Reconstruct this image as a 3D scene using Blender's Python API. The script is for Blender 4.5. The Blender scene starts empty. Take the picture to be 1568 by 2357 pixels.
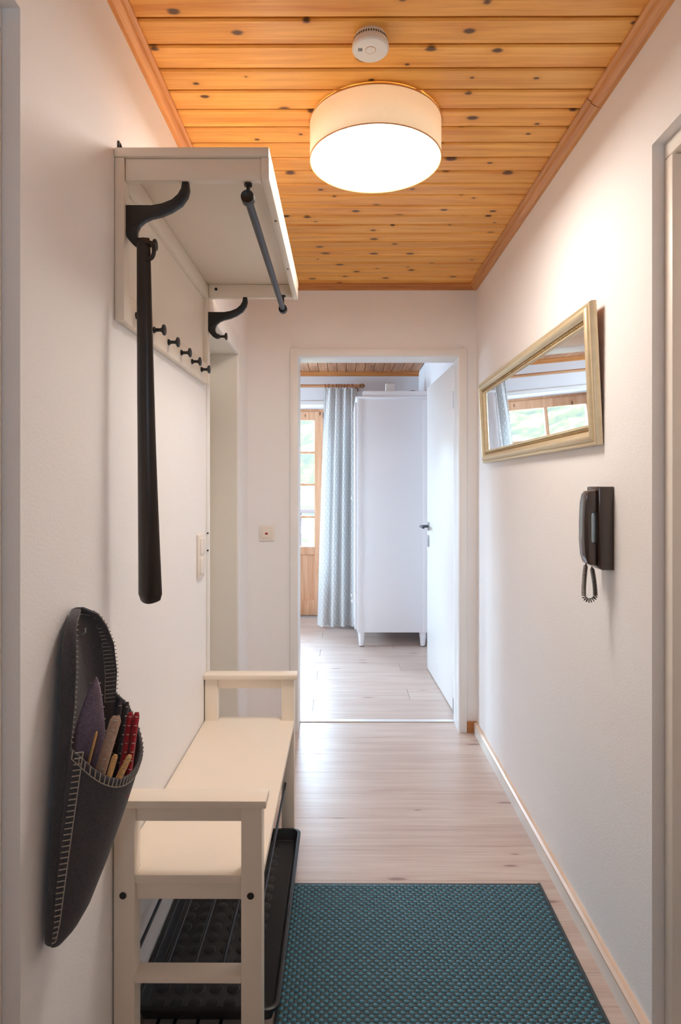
import bpy, bmesh, math, random
from mathutils import Vector, Matrix
random.seed(7)
PI = math.pi
C = bpy.context.scene.collection
SC = bpy.context.scene

# ------------------------------------------------------------------ camera
F = 1420.0                                   # focal length in pixels of the 1568 x 2357 frame
CAM_H = 1.305
cam = bpy.data.cameras.new('camera'); camo = bpy.data.objects.new('camera', cam); C.objects.link(camo)
cam.sensor_fit = 'VERTICAL'; cam.sensor_height = 36.0
cam.lens = 36.0 * F / 2357.0
cam.shift_y = -58.5 / 2357.0
cam.clip_start = 0.02; cam.clip_end = 500
camo.location = (0, 0, CAM_H); camo.rotation_euler = (PI / 2, 0, math.atan(5.0 / F))
SC.camera = camo

# ------------------------------------------------------------------ world, portals, exposure
W = bpy.data.worlds.new('sky'); SC.world = W; W.use_nodes = True
bg = W.node_tree.nodes['Background']
bg.inputs[0].default_value = (0.58, 0.79, 1.0, 1); bg.inputs[1].default_value = 8.3
SC.view_settings.view_transform = 'Standard'; SC.view_settings.look = 'None'
SC.view_settings.exposure = 2.40; SC.view_settings.gamma = 1.0; SC.view_settings.use_curve_mapping = False
SC.cycles.max_bounces = 12; SC.cycles.diffuse_bounces = 8; SC.cycles.glossy_bounces = 6
SC.cycles.sample_clamp_indirect = 6.0
LAMP_L = 7.4                                  # ceiling lamp, radiance of the diffuser
SHADE_L = 0.10

def portal(name, loc, rot, sx, sy):
    l = bpy.data.lights.new(name, 'AREA'); l.shape = 'RECTANGLE'; l.size = sx; l.size_y = sy
    l.cycles.is_portal = True
    o = bpy.data.objects.new(name, l); o.location = loc; o.rotation_euler = rot; C.objects.link(o)
portal('portal_balcony_door', (-0.69, 6.34, 1.33), (-PI / 2, 0, 0), 0.84, 1.3)
portal('portal_bedroom_fill', (-2.58, 4.85, 1.55), (PI / 2, 0, -PI / 2), 1.0, 1.1)  # sky light through the added side window of the bedroom
portal('portal_rear_fill', (0.11, -0.93, 1.785), (PI / 2, 0, 0), 0.22, 0.33)  # sky light through the added fill window behind the camera

# ------------------------------------------------------------------ materials
def new_mat(name):
    m = bpy.data.materials.new(name); m.use_nodes = True
    nt = m.node_tree; b = nt.nodes['Principled BSDF']
    return m, nt, b
def srgb(r, g, b):
    f = lambda c: (c / 255 / 12.92) if c / 255 <= 0.04045 else ((c / 255 + 0.055) / 1.055) ** 2.4
    return (f(r), f(g), f(b), 1.0)
def N(nt, t, **kw):
    n = nt.nodes.new(t)
    for k, v in kw.items(): setattr(n, k, v)
    return n
def L(nt, a, b): nt.links.new(a, b)
def mathn(nt, op, a, b=None, c=None):
    n = N(nt, 'ShaderNodeMath', operation=op)
    for i, x in enumerate((a, b, c)):
        if x is None: continue
        if hasattr(x, 'is_output'): L(nt, x, n.inputs[i])
        else: n.inputs[i].default_value = x
    return n.outputs[0]
def mixc(nt, fac, a, b, mode='MIX'):
    n = N(nt, 'ShaderNodeMix', data_type='RGBA', blend_type=mode)
    for i, x in ((0, fac), (6, a), (7, b)):
        if hasattr(x, 'is_output'): L(nt, x, n.inputs[i])
        else: n.inputs[i].default_value = x
    return n.outputs[2]
def ramp(nt, x, stops):
    n = N(nt, 'ShaderNodeValToRGB'); e = n.color_ramp.elements
    while len(e) < len(stops): e.new(0.5)
    for i, (p, c) in enumerate(stops): e[i].position = p; e[i].color = c
    L(nt, x, n.inputs[0]); return n.outputs[0]
def noise(nt, vec, scale, detail=3.0, rough=0.5, dist=0.0):
    n = N(nt, 'ShaderNodeTexNoise'); n.inputs['Scale'].default_value = scale
    n.inputs['Detail'].default_value = detail; n.inputs['Roughness'].default_value = rough
    n.inputs['Distortion'].default_value = dist
    if vec is not None: L(nt, vec, n.inputs['Vector'])
    return n.outputs['Fac']
def objcoord(nt): return N(nt, 'ShaderNodeTexCoord').outputs['Object']
def scaled(nt, vec, s, off=None):
    n = N(nt, 'ShaderNodeVectorMath', operation='MULTIPLY'); L(nt, vec, n.inputs[0]); n.inputs[1].default_value = s
    return n.outputs[0]
def bump(nt, b, h, strength, dist=0.002):
    n = N(nt, 'ShaderNodeBump'); n.inputs['Strength'].default_value = strength; n.inputs['Distance'].default_value = dist
    L(nt, h, n.inputs['Height']); L(nt, n.outputs[0], b.inputs['Normal'])
def plain(name, col, rough=0.5, metal=0.0, bscale=0, bstr=0.1, var=0.0, bdist=0.001):
    m, nt, b = new_mat(name)
    b.inputs['Roughness'].default_value = rough; b.inputs['Metallic'].default_value = metal
    co = objcoord(nt)
    if var:
        f = noise(nt, co, 9.0, 4)
        L(nt, mixc(nt, f, tuple(c * (1 - var) for c in col[:3]) + (1,), tuple(min(1, c * (1 + var)) for c in col[:3]) + (1,)), b.inputs['Base Color'])
    else:
        b.inputs['Base Color'].default_value = col
    if bscale: bump(nt, b, noise(nt, co, bscale, 3), bstr, bdist)
    return m

def wood(name, light, dark, knot, axis=0, grain=60.0, knots=1.0, rough=0.45, streak=0.5, knot_cell=(3.2, 9.0), bstr=0.05, tint=0.12, fine=0.35):
    """Grain along local axis; per-object random offset so that every board differs."""
    m, nt, b = new_mat(name)
    info = N(nt, 'ShaderNodeObjectInfo')
    co = objcoord(nt)
    rnd = info.outputs['Random']
    comb = N(nt, 'ShaderNodeCombineXYZ')
    L(nt, mathn(nt, 'MULTIPLY', rnd, 37.0), comb.inputs[0]); L(nt, mathn(nt, 'MULTIPLY', rnd, 91.0), comb.inputs[1]); L(nt, mathn(nt, 'MULTIPLY', rnd, 53.0), comb.inputs[2])
    add = N(nt, 'ShaderNodeVectorMath', operation='ADD'); L(nt, co, add.inputs[0]); L(nt, comb.outputs[0], add.inputs[1])
    v = add.outputs[0]
    s = [grain] * 3; s[axis] = grain * 0.035
    g1 = noise(nt, scaled(nt, v, s), 1.0, 4, 0.6, 0.6)
    s2 = [grain * 0.25] * 3; s2[axis] = grain * 0.02
    g2 = noise(nt, scaled(nt, v, s2), 1.0, 3, 0.5, 1.2)
    s3 = [grain * 4] * 3; s3[axis] = grain * 0.12
    g3 = noise(nt, scaled(nt, v, s3), 1.0, 2, 0.5)
    t = mathn(nt, 'ADD', mathn(nt, 'MULTIPLY', g1, 0.5), mathn(nt, 'MULTIPLY', g2, 0.5))
    t = mathn(nt, 'ADD', mathn(nt, 'MULTIPLY', t, 1 - fine * 0.5), mathn(nt, 'MULTIPLY', g3, fine * 0.5))
    col = ramp(nt, t, [(0.5 - 0.22 * streak, dark), (0.5 + 0.08, light), (0.75, tuple(min(1, c * 1.12) for c in light[:3]) + (1,))])
    if knots > 0:
        vo = N(nt, 'ShaderNodeTexVoronoi', voronoi_dimensions='2D'); vo.inputs['Scale'].default_value = 1.0
        sx = N(nt, 'ShaderNodeSeparateXYZ'); L(nt, v, sx.inputs[0]); cx2 = N(nt, 'ShaderNodeCombineXYZ')
        L(nt, mathn(nt, 'MULTIPLY', sx.outputs[axis], knot_cell[0]), cx2.inputs[0])
        L(nt, mathn(nt, 'MULTIPLY', sx.outputs[1 if axis == 0 else 0], knot_cell[1]), cx2.inputs[1])
        L(nt, cx2.outputs[0], vo.inputs['Vector'])
        sep = N(nt, 'ShaderNodeSeparateColor'); L(nt, vo.outputs['Color'], sep.inputs[0])
        exist = mathn(nt, 'LESS_THAN', sep.outputs[0], knots)
        size = mathn(nt, 'MULTIPLY_ADD', sep.outputs[1], 0.09, 0.045)
        d = mathn(nt, 'ADD', vo.outputs['Distance'], mathn(nt, 'MULTIPLY', mathn(nt, 'SUBTRACT', g1, 0.5), 0.12))
        k = mathn(nt, 'SUBTRACT', 1.0, mathn(nt, 'SMOOTH_MAX', mathn(nt, 'DIVIDE', d, size), 0.0, 0.1))
        k = mathn(nt, 'MULTIPLY', N_clamp(nt, mathn(nt, 'MULTIPLY', k, 2.0)), exist)
        halo = N_clamp(nt, mathn(nt, 'SUBTRACT', 1.0, mathn(nt, 'DIVIDE', d, mathn(nt, 'MULTIPLY', size, 2.4))))
        halo = mathn(nt, 'MULTIPLY', mathn(nt, 'MULTIPLY', halo, exist), 0.55)
        col = mixc(nt, halo, col, dark)
        col = mixc(nt, mathn(nt, 'MULTIPLY', k, 0.9), col, knot)
    hv = mathn(nt, 'MULTIPLY_ADD', rnd, 2 * tint, 1.0 - tint)
    hs = N(nt, 'ShaderNodeHueSaturation'); L(nt, col, hs.inputs['Color']); L(nt, hv, hs.inputs['Value'])
    L(nt, hs.outputs[0], b.inputs['Base Color'])
    b.inputs['Roughness'].default_value = rough
    bump(nt, b, t, bstr, 0.001)
    return m
def N_clamp(nt, x):
    n = N(nt, 'ShaderNodeClamp'); L(nt, x, n.inputs[0]); return n.outputs[0]

def plaster(name, col):
    m, nt, b = new_mat(name)
    co = objcoord(nt)
    f = noise(nt, co, 3.0, 4)
    L(nt, mixc(nt, f, tuple(c * 0.97 for c in col[:3]) + (1,), col), b.inputs['Base Color'])
    b.inputs['Roughness'].default_value = 0.75
    h = mathn(nt, 'ADD', noise(nt, co, 170.0, 2), mathn(nt, 'MULTIPLY', noise(nt, co, 45.0, 2), 0.6))
    bump(nt, b, h, 0.45, 0.0012)
    return m

M = {}
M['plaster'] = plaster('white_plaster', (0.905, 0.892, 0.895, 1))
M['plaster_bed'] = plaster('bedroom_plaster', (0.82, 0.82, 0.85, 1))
M['pine'] = wood('varnished_pine', srgb(248, 186, 94), srgb(216, 138, 52), srgb(62, 34, 18), 0, 55, 0.85, 0.36, 0.62, (5.6, 9.0), 0.04, 0.07)
M['pine_bed'] = wood('bedroom_pine', srgb(206, 150, 108), srgb(164, 106, 68), srgb(70, 40, 26), 1, 55, 0.5, 0.4, 0.5, (5.6, 9.0), 0.04, 0.10)
M['pine_trim'] = wood('pine_trim', srgb(226, 162, 96), srgb(186, 118, 62), srgb(70, 38, 18), 1, 70, 0.0, 0.35, 0.7)
M['pine_trim_x'] = wood('pine_trim_cross', srgb(206, 136, 74), srgb(164, 98, 48), srgb(70, 38, 18), 0, 70, 0.0, 0.35, 0.7)
M['pine_door'] = wood('pine_door', srgb(226, 178, 142), srgb(204, 148, 108), srgb(120, 70, 44), 2, 45, 0.3, 0.35, 0.5, (3.5, 8.0), 0.03, 0.03)
M['groove'] = plain('groove_shadow_wood', srgb(70, 36, 14), 0.7)
M['laminate'] = wood('oak_laminate', srgb(208, 190, 179), srgb(182, 154, 141), srgb(146, 118, 110), 0, 40, 0.22, 0.35, 0.85, (2.6, 11.0), 0.012, 0.025, 0.6)
M['joint'] = plain('floor_joint', srgb(150, 116, 92), 0.6)
M['raw_wood'] = wood('raw_skirting_wood', srgb(196, 132, 78), srgb(150, 92, 48), srgb(90, 50, 26), 0, 70, 0.0, 0.5, 0.6)
M['skirt_top'] = wood('skirting_oak_top', srgb(226, 202, 182), srgb(206, 176, 152), srgb(120, 80, 50), 1, 60, 0.0, 0.4, 0.4)
M['skirt'] = plain('skirting_white_face', (0.80, 0.77, 0.73, 1), 0.35, var=0.03)
M['lacquer'] = plain('white_lacquer', (0.85, 0.84, 0.83, 1), 0.35, bscale=20, bstr=0.02)
M['lacquer_old'] = plain('grey_white_lacquer', srgb(226, 221, 210), 0.4, bscale=20, bstr=0.02)
M['cream'] = plain('cream_lacquer', srgb(244, 237, 228), 0.4, bscale=18, bstr=0.03, var=0.02)
M['casing'] = plain('casing_paint', (0.87, 0.855, 0.84, 1), 0.4, bscale=18, bstr=0.03)
M['bench'] = plain('white_painted_wood', srgb(240, 228, 212), 0.38, bscale=60, bstr=0.03, var=0.015)
M['wardrobe'] = plain('wardrobe_white', (0.83, 0.82, 0.84, 1), 0.4, bscale=15, bstr=0.02)
M['black_metal'] = plain('black_metal', (0.012, 0.011, 0.011, 1), 0.42, 0.0, bscale=80, bstr=0.05)
M['black_tube'] = plain('blackened_steel_tube', (0.05, 0.055, 0.065, 1), 0.38, 0.8, bscale=80, bstr=0.03)
M['black_plastic'] = plain('black_tray_plastic', (0.012, 0.012, 0.014, 1), 0.38, bscale=300, bstr=0.06)
M['horn'] = wood('dark_plastic_grained', srgb(44, 35, 30), srgb(26, 20, 17), srgb(10, 8, 8), 2, 80, 0.0, 0.35, 0.6)
M['phone'] = plain('dark_brown_plastic', srgb(60, 44, 36), 0.3, bscale=350, bstr=0.05)
for k_, v_ in (('Coat Weight', 0.6), ('Coat Roughness', 0.12), ('Coat IOR', 1.55)): M['phone'].node_tree.nodes['Principled BSDF'].inputs[k_].default_value = v_
M['dark'] = plain('dark_cavity', (0.01, 0.01, 0.01, 1), 0.8, var=0.1)
M['white_plastic'] = plain('white_plastic', (0.80, 0.78, 0.74, 1), 0.32, var=0.01)
M['switch'] = plain('cream_switch_plastic', srgb(236, 226, 214), 0.3, var=0.01)
M['red'] = plain('red_indicator', srgb(170, 30, 34), 0.3, var=0.05)
M['steel'] = plain('brushed_steel', (0.45, 0.46, 0.48, 1), 0.35, 0.9, bscale=120, bstr=0.03)
M['gunmetal'] = plain('dark_handle_metal', (0.09, 0.10, 0.12, 1), 0.35, 0.9, bscale=120, bstr=0.03)
M['alu'] = plain('aluminium_threshold', (0.8, 0.8, 0.82, 1), 0.35, 0.4, var=0.02)
M['rod_wood'] = wood('rod_wood', srgb(222, 172, 132), srgb(196, 140, 98), srgb(90, 50, 26), 0, 60, 0.0, 0.4, 0.4)
M['ring_wood'] = wood('ring_wood', srgb(168, 112, 66), srgb(128, 80, 44), srgb(90, 50, 26), 0, 80, 0.0, 0.4, 0.4)
M['rail_ext'] = wood('weathered_brown_boards', srgb(82, 70, 68), srgb(62, 50, 48), srgb(40, 30, 24), 0, 40, 0.0, 0.6, 0.5)
M['concrete'] = plain('balcony_slab', (0.2, 0.2, 0.2, 1), 0.8, bscale=30, bstr=0.2, var=0.1)
M['rail_ext'].node_tree.nodes['Principled BSDF'].inputs['Specular IOR Level'].default_value = 0.05
M['screw'] = plain('dark_cap', (0.015, 0.013, 0.012, 1), 0.4, var=0.1)

def felt(name, col, speck=0.25):
    m, nt, b = new_mat(name)
    co = objcoord(nt)
    f = noise(nt, co, 220.0, 4, 0.7)
    L(nt, ramp(nt, f, [(0.3, tuple(c * (1 - speck) for c in col[:3]) + (1,)), (0.7, tuple(min(1, c * (1 + speck)) for c in col[:3]) + (1,))]), b.inputs['Base Color'])
    b.inputs['Roughness'].default_value = 0.95
    b.inputs['Sheen Weight'].default_value = 0.15
    bump(nt, b, f, 0.5, 0.001)
    return m
M['felt'] = felt('charcoal_felt', srgb(70, 68, 72), 0.3)
M['felt_purple'] = felt('mauve_felt', srgb(132, 118, 136))
M['felt_dark'] = felt('dark_grey_felt', srgb(70, 66, 70))
M['felt_taupe'] = felt('taupe_felt', srgb(178, 150, 134))
M['felt_red'] = felt('red_felt', srgb(158, 34, 46))
M['felt_beige'] = felt('beige_felt', srgb(214, 170, 112))
M['thread'] = plain('pale_thread', srgb(168, 160, 150), 0.8, bscale=400, bstr=0.2)

def emit_mat(name, col, strength, weave=False, base=(0.8, 0.7, 0.55, 1)):
    m, nt, b = new_mat(name)
    b.inputs['Base Color'].default_value = base; b.inputs['Roughness'].default_value = 0.8
    b.inputs['Emission Strength'].default_value = strength
    if weave:
        uv = N(nt, 'ShaderNodeTexCoord').outputs['UV']
        a = noise(nt, scaled(nt, uv, (900, 60, 1)), 1.0, 2)
        c = noise(nt, scaled(nt, uv, (60, 700, 1)), 1.0, 2)
        f = mathn(nt, 'MULTIPLY_ADD', mathn(nt, 'ADD', a, c), 0.5, 0.0)
        L(nt, mixc(nt, f, tuple(x * 0.62 for x in col[:3]) + (1,), tuple(x * 1.38 for x in col[:3]) + (1,)), b.inputs['Emission Color'])
        bump(nt, b, f, 0.3, 0.001)
    else:
        b.inputs['Emission Color'].default_value = col
    return m
M['diffuser'] = emit_mat('glowing_lamp_diffuser', (1.0, 0.92, 0.83, 1), LAMP_L, base=(0.8, 0.8, 0.8, 1))
M['shade'] = emit_mat('linen_lamp_shade', (1.0, 0.66, 0.38, 1), SHADE_L, True)
M['shade_rim'] = plain('linen_rim', srgb(206, 150, 92), 0.8, var=0.05)

def glass_mat():
    m, nt, b = new_mat('window_glass')
    nt.nodes.remove(b)
    out = nt.nodes['Material Output']
    tr = N(nt, 'ShaderNodeBsdfTransparent'); tr.inputs[0].default_value = (0.97, 0.985, 0.98, 1)
    gl = N(nt, 'ShaderNodeBsdfGlossy'); gl.inputs['Roughness'].default_value = 0.02
    fr = N(nt, 'ShaderNodeFresnel'); fr.inputs[0].default_value = 1.35
    mx = N(nt, 'ShaderNodeMixShader'); L(nt, fr.outputs[0], mx.inputs[0]); L(nt, tr.outputs[0], mx.inputs[1]); L(nt, gl.outputs[0], mx.inputs[2])
    L(nt, mx.outputs[0], out.inputs[0]); return m
M['glass'] = glass_mat()
def mirror_mat():
    m, nt, b = new_mat('mirror_glass')
    b.inputs['Metallic'].default_value = 1.0; b.inputs['Roughness'].default_value = 0.01
    f = noise(nt, objcoord(nt), 2.0, 2)
    L(nt, mixc(nt, f, (0.90, 0.92, 0.91, 1), (0.92, 0.94, 0.93, 1)), b.inputs['Base Color']); return m
M['mirror'] = mirror_mat()
def champagne():
    m, nt, b = new_mat('champagne_gilt')
    co = objcoord(nt)
    f = noise(nt, scaled(nt, co, (40, 3, 40)), 1.0, 4)
    L(nt, mixc(nt, f, srgb(208, 188, 148), srgb(232, 218, 188)), b.inputs['Base Color'])
    b.inputs['Metallic'].default_value = 0.45; b.inputs['Roughness'].default_value = 0.36
    bump(nt, b, f, 0.1, 0.0005); return m
M['gilt'] = champagne()
M['gilt_dark'] = plain('antique_gilt_beading', srgb(176, 152, 112), 0.32, 0.6, var=0.25)

def curtain_mat():
    m, nt, b = new_mat('patterned_curtain_cloth')
    uv = N(nt, 'ShaderNodeTexCoord').outputs['UV']
    sep = N(nt, 'ShaderNodeSeparateXYZ'); L(nt, uv, sep.inputs[0])
    u = mathn(nt, 'DIVIDE', sep.outputs[0], 0.050); v = mathn(nt, 'DIVIDE', sep.outputs[1], 0.066)
    # softly curved ogee instead of straight diamonds
    uu = mathn(nt, 'ADD', u, mathn(nt, 'MULTIPLY', mathn(nt, 'SINE', mathn(nt, 'MULTIPLY', v, 4 * PI)), 0.03))
    a = mathn(nt, 'ADD', uu, v); c = mathn(nt, 'SUBTRACT', uu, v)
    fa = mathn(nt, 'ABSOLUTE', mathn(nt, 'SUBTRACT', mathn(nt, 'FRACT', a), 0.5))
    fc = mathn(nt, 'ABSOLUTE', mathn(nt, 'SUBTRACT', mathn(nt, 'FRACT', c), 0.5))
    mm = mathn(nt, 'MAXIMUM', fa, fc)
    grey = srgb(200, 201, 202); white = srgb(248, 247, 246)
    col = ramp(nt, mm, [(0.0, grey), (0.09, grey), (0.13, white), (0.20, white), (0.22, grey), (0.27, grey), (0.29, grey), (0.385, grey), (0.415, white)])
    L(nt, col, b.inputs['Base Color']); b.inputs['Roughness'].default_value = 0.9
    out = nt.nodes['Material Output']
    tl = N(nt, 'ShaderNodeBsdfTranslucent'); L(nt, col, tl.inputs[0])
    mx = N(nt, 'ShaderNodeMixShader'); mx.inputs[0].default_value = 0.3
    L(nt, b.outputs[0], mx.inputs[1]); L(nt, tl.outputs[0], mx.inputs[2]); L(nt, mx.outputs[0], out.inputs[0])
    return m
M['curtain'] = curtain_mat()
def rug_mat(name, c1, c2):
    m, nt, b = new_mat(name)
    co = objcoord(nt)
    f = noise(nt, scaled(nt, co, (60, 500, 60)), 1.0, 2)
    f2 = noise(nt, co, 90.0, 2)
    L(nt, mixc(nt, mathn(nt, 'MULTIPLY_ADD', f2, 0.6, mathn(nt, 'MULTIPLY', f, 0.4)), c1, c2), b.inputs['Base Color'])
    b.inputs['Roughness'].default_value = 0.55; bump(nt, b, f, 0.4, 0.001); return m
M['rug_teal'] = rug_mat('teal_woven_strand', srgb(36, 88, 104), srgb(78, 138, 158))
M['rug_dark'] = rug_mat('dark_woven_strand', srgb(34, 36, 38), srgb(66, 78, 82))
def hill_mat():
    m, nt, b = new_mat('wooded_hillside')
    co = objcoord(nt)
    f = noise(nt, co, 0.35, 8, 0.65)
    L(nt, ramp(nt, f, [(0.35, (0.030, 0.030, 0.024, 1)), (0.47, (0.041, 0.037, 0.023, 1)), (0.57, (0.062, 0.048, 0.031, 1)), (0.7, (0.085, 0.062, 0.046, 1))]), b.inputs['Base Color'])
    b.inputs['Roughness'].default_value = 0.95; b.inputs['Specular IOR Level'].default_value = 0.0; return m
M['hill'] = hill_mat()

# ------------------------------------------------------------------ helpers
class B:
    """collects solids in world coordinates and links them as ONE mesh object"""
    def __init__(s): s.bm = bmesh.new(); s.uv = None
    def box(s, x0, x1, y0, y1, z0, z1, bev=0.0, seg=2):
        r = bmesh.ops.create_cube(s.bm, size=1.0); vs = r['verts']
        bmesh.ops.scale(s.bm, vec=(x1 - x0, y1 - y0, z1 - z0), verts=vs)
        bmesh.ops.translate(s.bm, vec=((x0 + x1) / 2, (y0 + y1) / 2, (z0 + z1) / 2), verts=vs)
        if bev > 0:
            es = list({e for v in vs for e in v.link_edges})
            bmesh.ops.bevel(s.bm, geom=es, offset=bev, segments=seg, profile=0.5, affect='EDGES', clamp_overlap=True)
        return s
    def prism(s, pts, axis, a0, a1, bev=0.0, seg=2):
        """pts: outline in the two other axes (x: (y,z), y: (x,z), z: (x,y)), extruded a0..a1"""
        def mk(p, a):
            if axis == 'x': return (a, p[0], p[1])
            if axis == 'y': return (p[0], a, p[1])
            return (p[0], p[1], a)
        lo = [s.bm.verts.new(mk(p, a0)) for p in pts]; hi = [s.bm.verts.new(mk(p, a1)) for p in pts]
        n = len(pts); fs = []
        fs.append(s.bm.faces.new(lo)); fs.append(s.bm.faces.new(hi[::-1]))
        for i in range(n): fs.append(s.bm.faces.new((lo[i], hi[i], hi[(i + 1) % n], lo[(i + 1) % n])))
        bmesh.ops.recalc_face_normals(s.bm, faces=fs)
        if bev > 0:
            es = [e for e in fs[0].edges] + [e for e in fs[1].edges]
            bmesh.ops.bevel(s.bm, geom=es, offset=bev, segments=seg, profile=0.5, affect='EDGES', clamp_overlap=True)
        return s
    def tube(s, pts, r, n=10, closed=False, cap=True):
        pts = [Vector(p) for p in pts]; m = len(pts); rings = []
        rr = r if isinstance(r, (list, tuple)) else [r] * m
        up = None
        for i, p in enumerate(pts):
            a = pts[(i - 1) % m] if (closed or i > 0) else p
            b = pts[(i + 1) % m] if (closed or i < m - 1) else p
            t = (b - a).normalized()
            if up is None:
                up = Vector((0, 0, 1)) if abs(t.z) < 0.9 else Vector((1, 0, 0))
            u = (up - t * up.dot(t))
            if u.length < 1e-6: u = t.orthogonal()
            u.normalize(); w = t.cross(u); up = u
            rings.append([s.bm.verts.new(p + (u * math.cos(2 * PI * k / n) + w * math.sin(2 * PI * k / n)) * rr[i]) for k in range(n)])
        fs = []
        for i in range(m if closed else m - 1):
            A, Bq = rings[i], rings[(i + 1) % m]
            for k in range(n): fs.append(s.bm.faces.new((A[k], A[(k + 1) % n], Bq[(k + 1) % n], Bq[k])))
        if cap and not closed:
            fs.append(s.bm.faces.new(rings[0][::-1])); fs.append(s.bm.faces.new(rings[-1]))
        bmesh.ops.recalc_face_normals(s.bm, faces=fs)
        return s
    def lathe(s, prof, origin, axis='z', n=32, cap=True):
        """prof: (radius, height along axis)"""
        o = Vector(origin); rings = []
        for r, h in prof:
            ring = []
            for k in range(n):
                a = 2 * PI * k / n; c, q = math.cos(a) * r, math.sin(a) * r
                p = (c, q, h) if axis == 'z' else ((h, c, q) if axis == 'x' else (q, h, c))
                ring.append(s.bm.verts.new(o + Vector(p)))
            rings.append(ring)
        fs = []
        for A, Bq in zip(rings, rings[1:]):
            for k in range(n): fs.append(s.bm.faces.new((A[k], A[(k + 1) % n], Bq[(k + 1) % n], Bq[k])))
        if cap: fs.append(s.bm.faces.new(rings[0][::-1])); fs.append(s.bm.faces.new(rings[-1]))
        bmesh.ops.recalc_face_normals(s.bm, faces=fs)
        return s
    def done(s, name, mat, parent=None, smooth=False, origin=None, weld=False):
        root = parent
        while root is not None and root.parent is not None: root = root.parent
        off = Vector((0, 0, 0))
        if root is not None: off = root.location.copy()
        elif origin is not None: off = Vector(origin)
        if weld: bmesh.ops.remove_doubles(s.bm, verts=s.bm.verts, dist=1e-5)
        bmesh.ops.translate(s.bm, vec=-off, verts=s.bm.verts)
        me = bpy.data.meshes.new(name); s.bm.to_mesh(me); s.bm.free()
        me.materials.append(mat)
        if smooth:
            for p in me.polygons: p.use_smooth = True
            me.set_sharp_from_angle(angle=math.radians(38))
        o = bpy.data.objects.new(name, me); C.objects.link(o)
        if parent is not None: o.parent = parent
        elif origin is not None: o.location = off
        return o

def tag(o, label=None, cat=None, group=None, kind=None):
    if label: o['label'] = label
    if cat: o['category'] = cat
    if group: o['group'] = group
    if kind: o['kind'] = kind
    return o
def thing(name, loc, label, cat, group=None):
    o = bpy.data.objects.new(name, None); o.location = loc; o.empty_display_size = 0.05; C.objects.link(o)
    return tag(o, label, cat, group)
def structure(name, loc=(0, 0, 0), label=None):
    o = bpy.data.objects.new(name, None); o.location = loc; o.empty_display_size = 0.05; C.objects.link(o)
    o['kind'] = 'structure'
    if label: o['label'] = label
    return o
def struct(b, name, mat, label=None, **kw):
    o = b.done(name, mat, **kw); o['kind'] = 'structure'
    if label: o['label'] = label
    return o
def piece(src, name, parent, loc):
    o = src.copy(); o.name = name; o.location = loc; o.parent = parent; C.objects.link(o); return o

# ================================================================== THE SETTING
XL, XR = -0.507, 0.713          # hall walls
YE0, YE1 = 3.287, 3.438         # end wall, hall face and bedroom face
ZC = 2.377
YB = 5.80                       # bedroom back wall face
BXL, BXR = -2.5, 0.713          # bedroom
YF = -0.85                      # wall behind the camera

# ---- floor: laminate planks across the hall
fl = B().box(BXL - 0.05, 0.95, YF - 0.1, 6.3, -0.05, -0.0095).done('floor', M['joint']); fl['kind'] = 'structure'
fl['label'] = 'pale oak laminate floor of wide boards laid across the hall'
pw = 0.193
def plank_mesh(w):
    return B().box(-w / 2, w / 2, -pw / 2 + 0.0003, pw / 2 - 0.0003, -0.0095, 0.0, 0.0006, 1)
hp = plank_mesh(1.44).done('plank', M['laminate'], fl)
n = 0
y = YF + pw / 2
while y < YE1 + 0.0:
    o = hp if n == 0 else piece(hp, 'plank', fl, (0, 0, 0))
    o.location = (0.103, y, 0.0); n += 1; y += pw
yb0 = y
bp = plank_mesh(1.288).done('plank', M['laminate'], fl)
first = True; row = 0
y = yb0
while y < 6.3:
    xs = BXR + 0.05 - 0.644 + (-0.35, 0.0, -0.7)[row % 3] + 0.35
    for k in range(-1, 3):
        o = bp if first else piece(bp, 'plank', fl, (0, 0, 0)); first = False
        o.location = (xs - k * 1.29, y, 0.0)
    y += pw; row += 1

# ---- hall ceiling: pine boards across
ce = B().box(XL - 0.02, XR + 0.02, YF, YE0, ZC + 0.010, ZC + 0.06).done('ceiling', M['groove']); ce['kind'] = 'structure'
ce['label'] = 'varnished knotty pine board ceiling of the hall'
pitch = 0.0858
def board_prof(w):
    h = w / 2
    return [(-h, ZC + 0.012), (-h, ZC + 0.004), (-h + 0.004, ZC), (h - 0.004, ZC), (h, ZC + 0.004), (h, ZC + 0.012)]
b0 = B(); b0.prism([(p[0], p[1] - ZC) for p in board_prof(pitch - 0.007)], 'x', -0.62, 0.62)
cb = b0.done('board', M['pine'], ce)
yb = 1.4139 - pitch / 2
ys = [yb + i * pitch for i in range(-25, 23)]
for i, y in enumerate(ys):
    o = cb if i == 0 else piece(cb, 'board', ce, (0, 0, 0))
    o.location = (0.103, y, ZC); 
def quarter(r):
    return [(0, 0)] + [(r * math.cos(a), -r * 0.8 * math.sin(a)) for a in (0, 0.35, 0.7, 1.0, 1.3, PI / 2)]
def trim_left(name, y0, y1, mat):
    return struct(B().prism([(XL, ZC), (XL + 0.036, ZC), (XL + 0.036, ZC - 0.006), (XL + 0.028, ZC - 0.011), (XL + 0.024, ZC - 0.018), (XL + 0.010, ZC - 0.026), (XL, ZC - 0.027)], 'y', y0, y1), name, mat)
trim_left('trim_1', YF, YE0, M['pine_trim'])['label'] = 'pine ceiling moulding along the left wall'
t2 = structure('trim_2', (XR, 0, ZC), 'pine ceiling moulding along the right wall, butted from two lengths')
def rprof(): return [(XR, ZC), (XR - 0.038, ZC), (XR - 0.038, ZC - 0.006), (XR - 0.030, ZC - 0.011), (XR - 0.026, ZC - 0.019), (XR - 0.010, ZC - 0.028), (XR, ZC - 0.029)]
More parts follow.
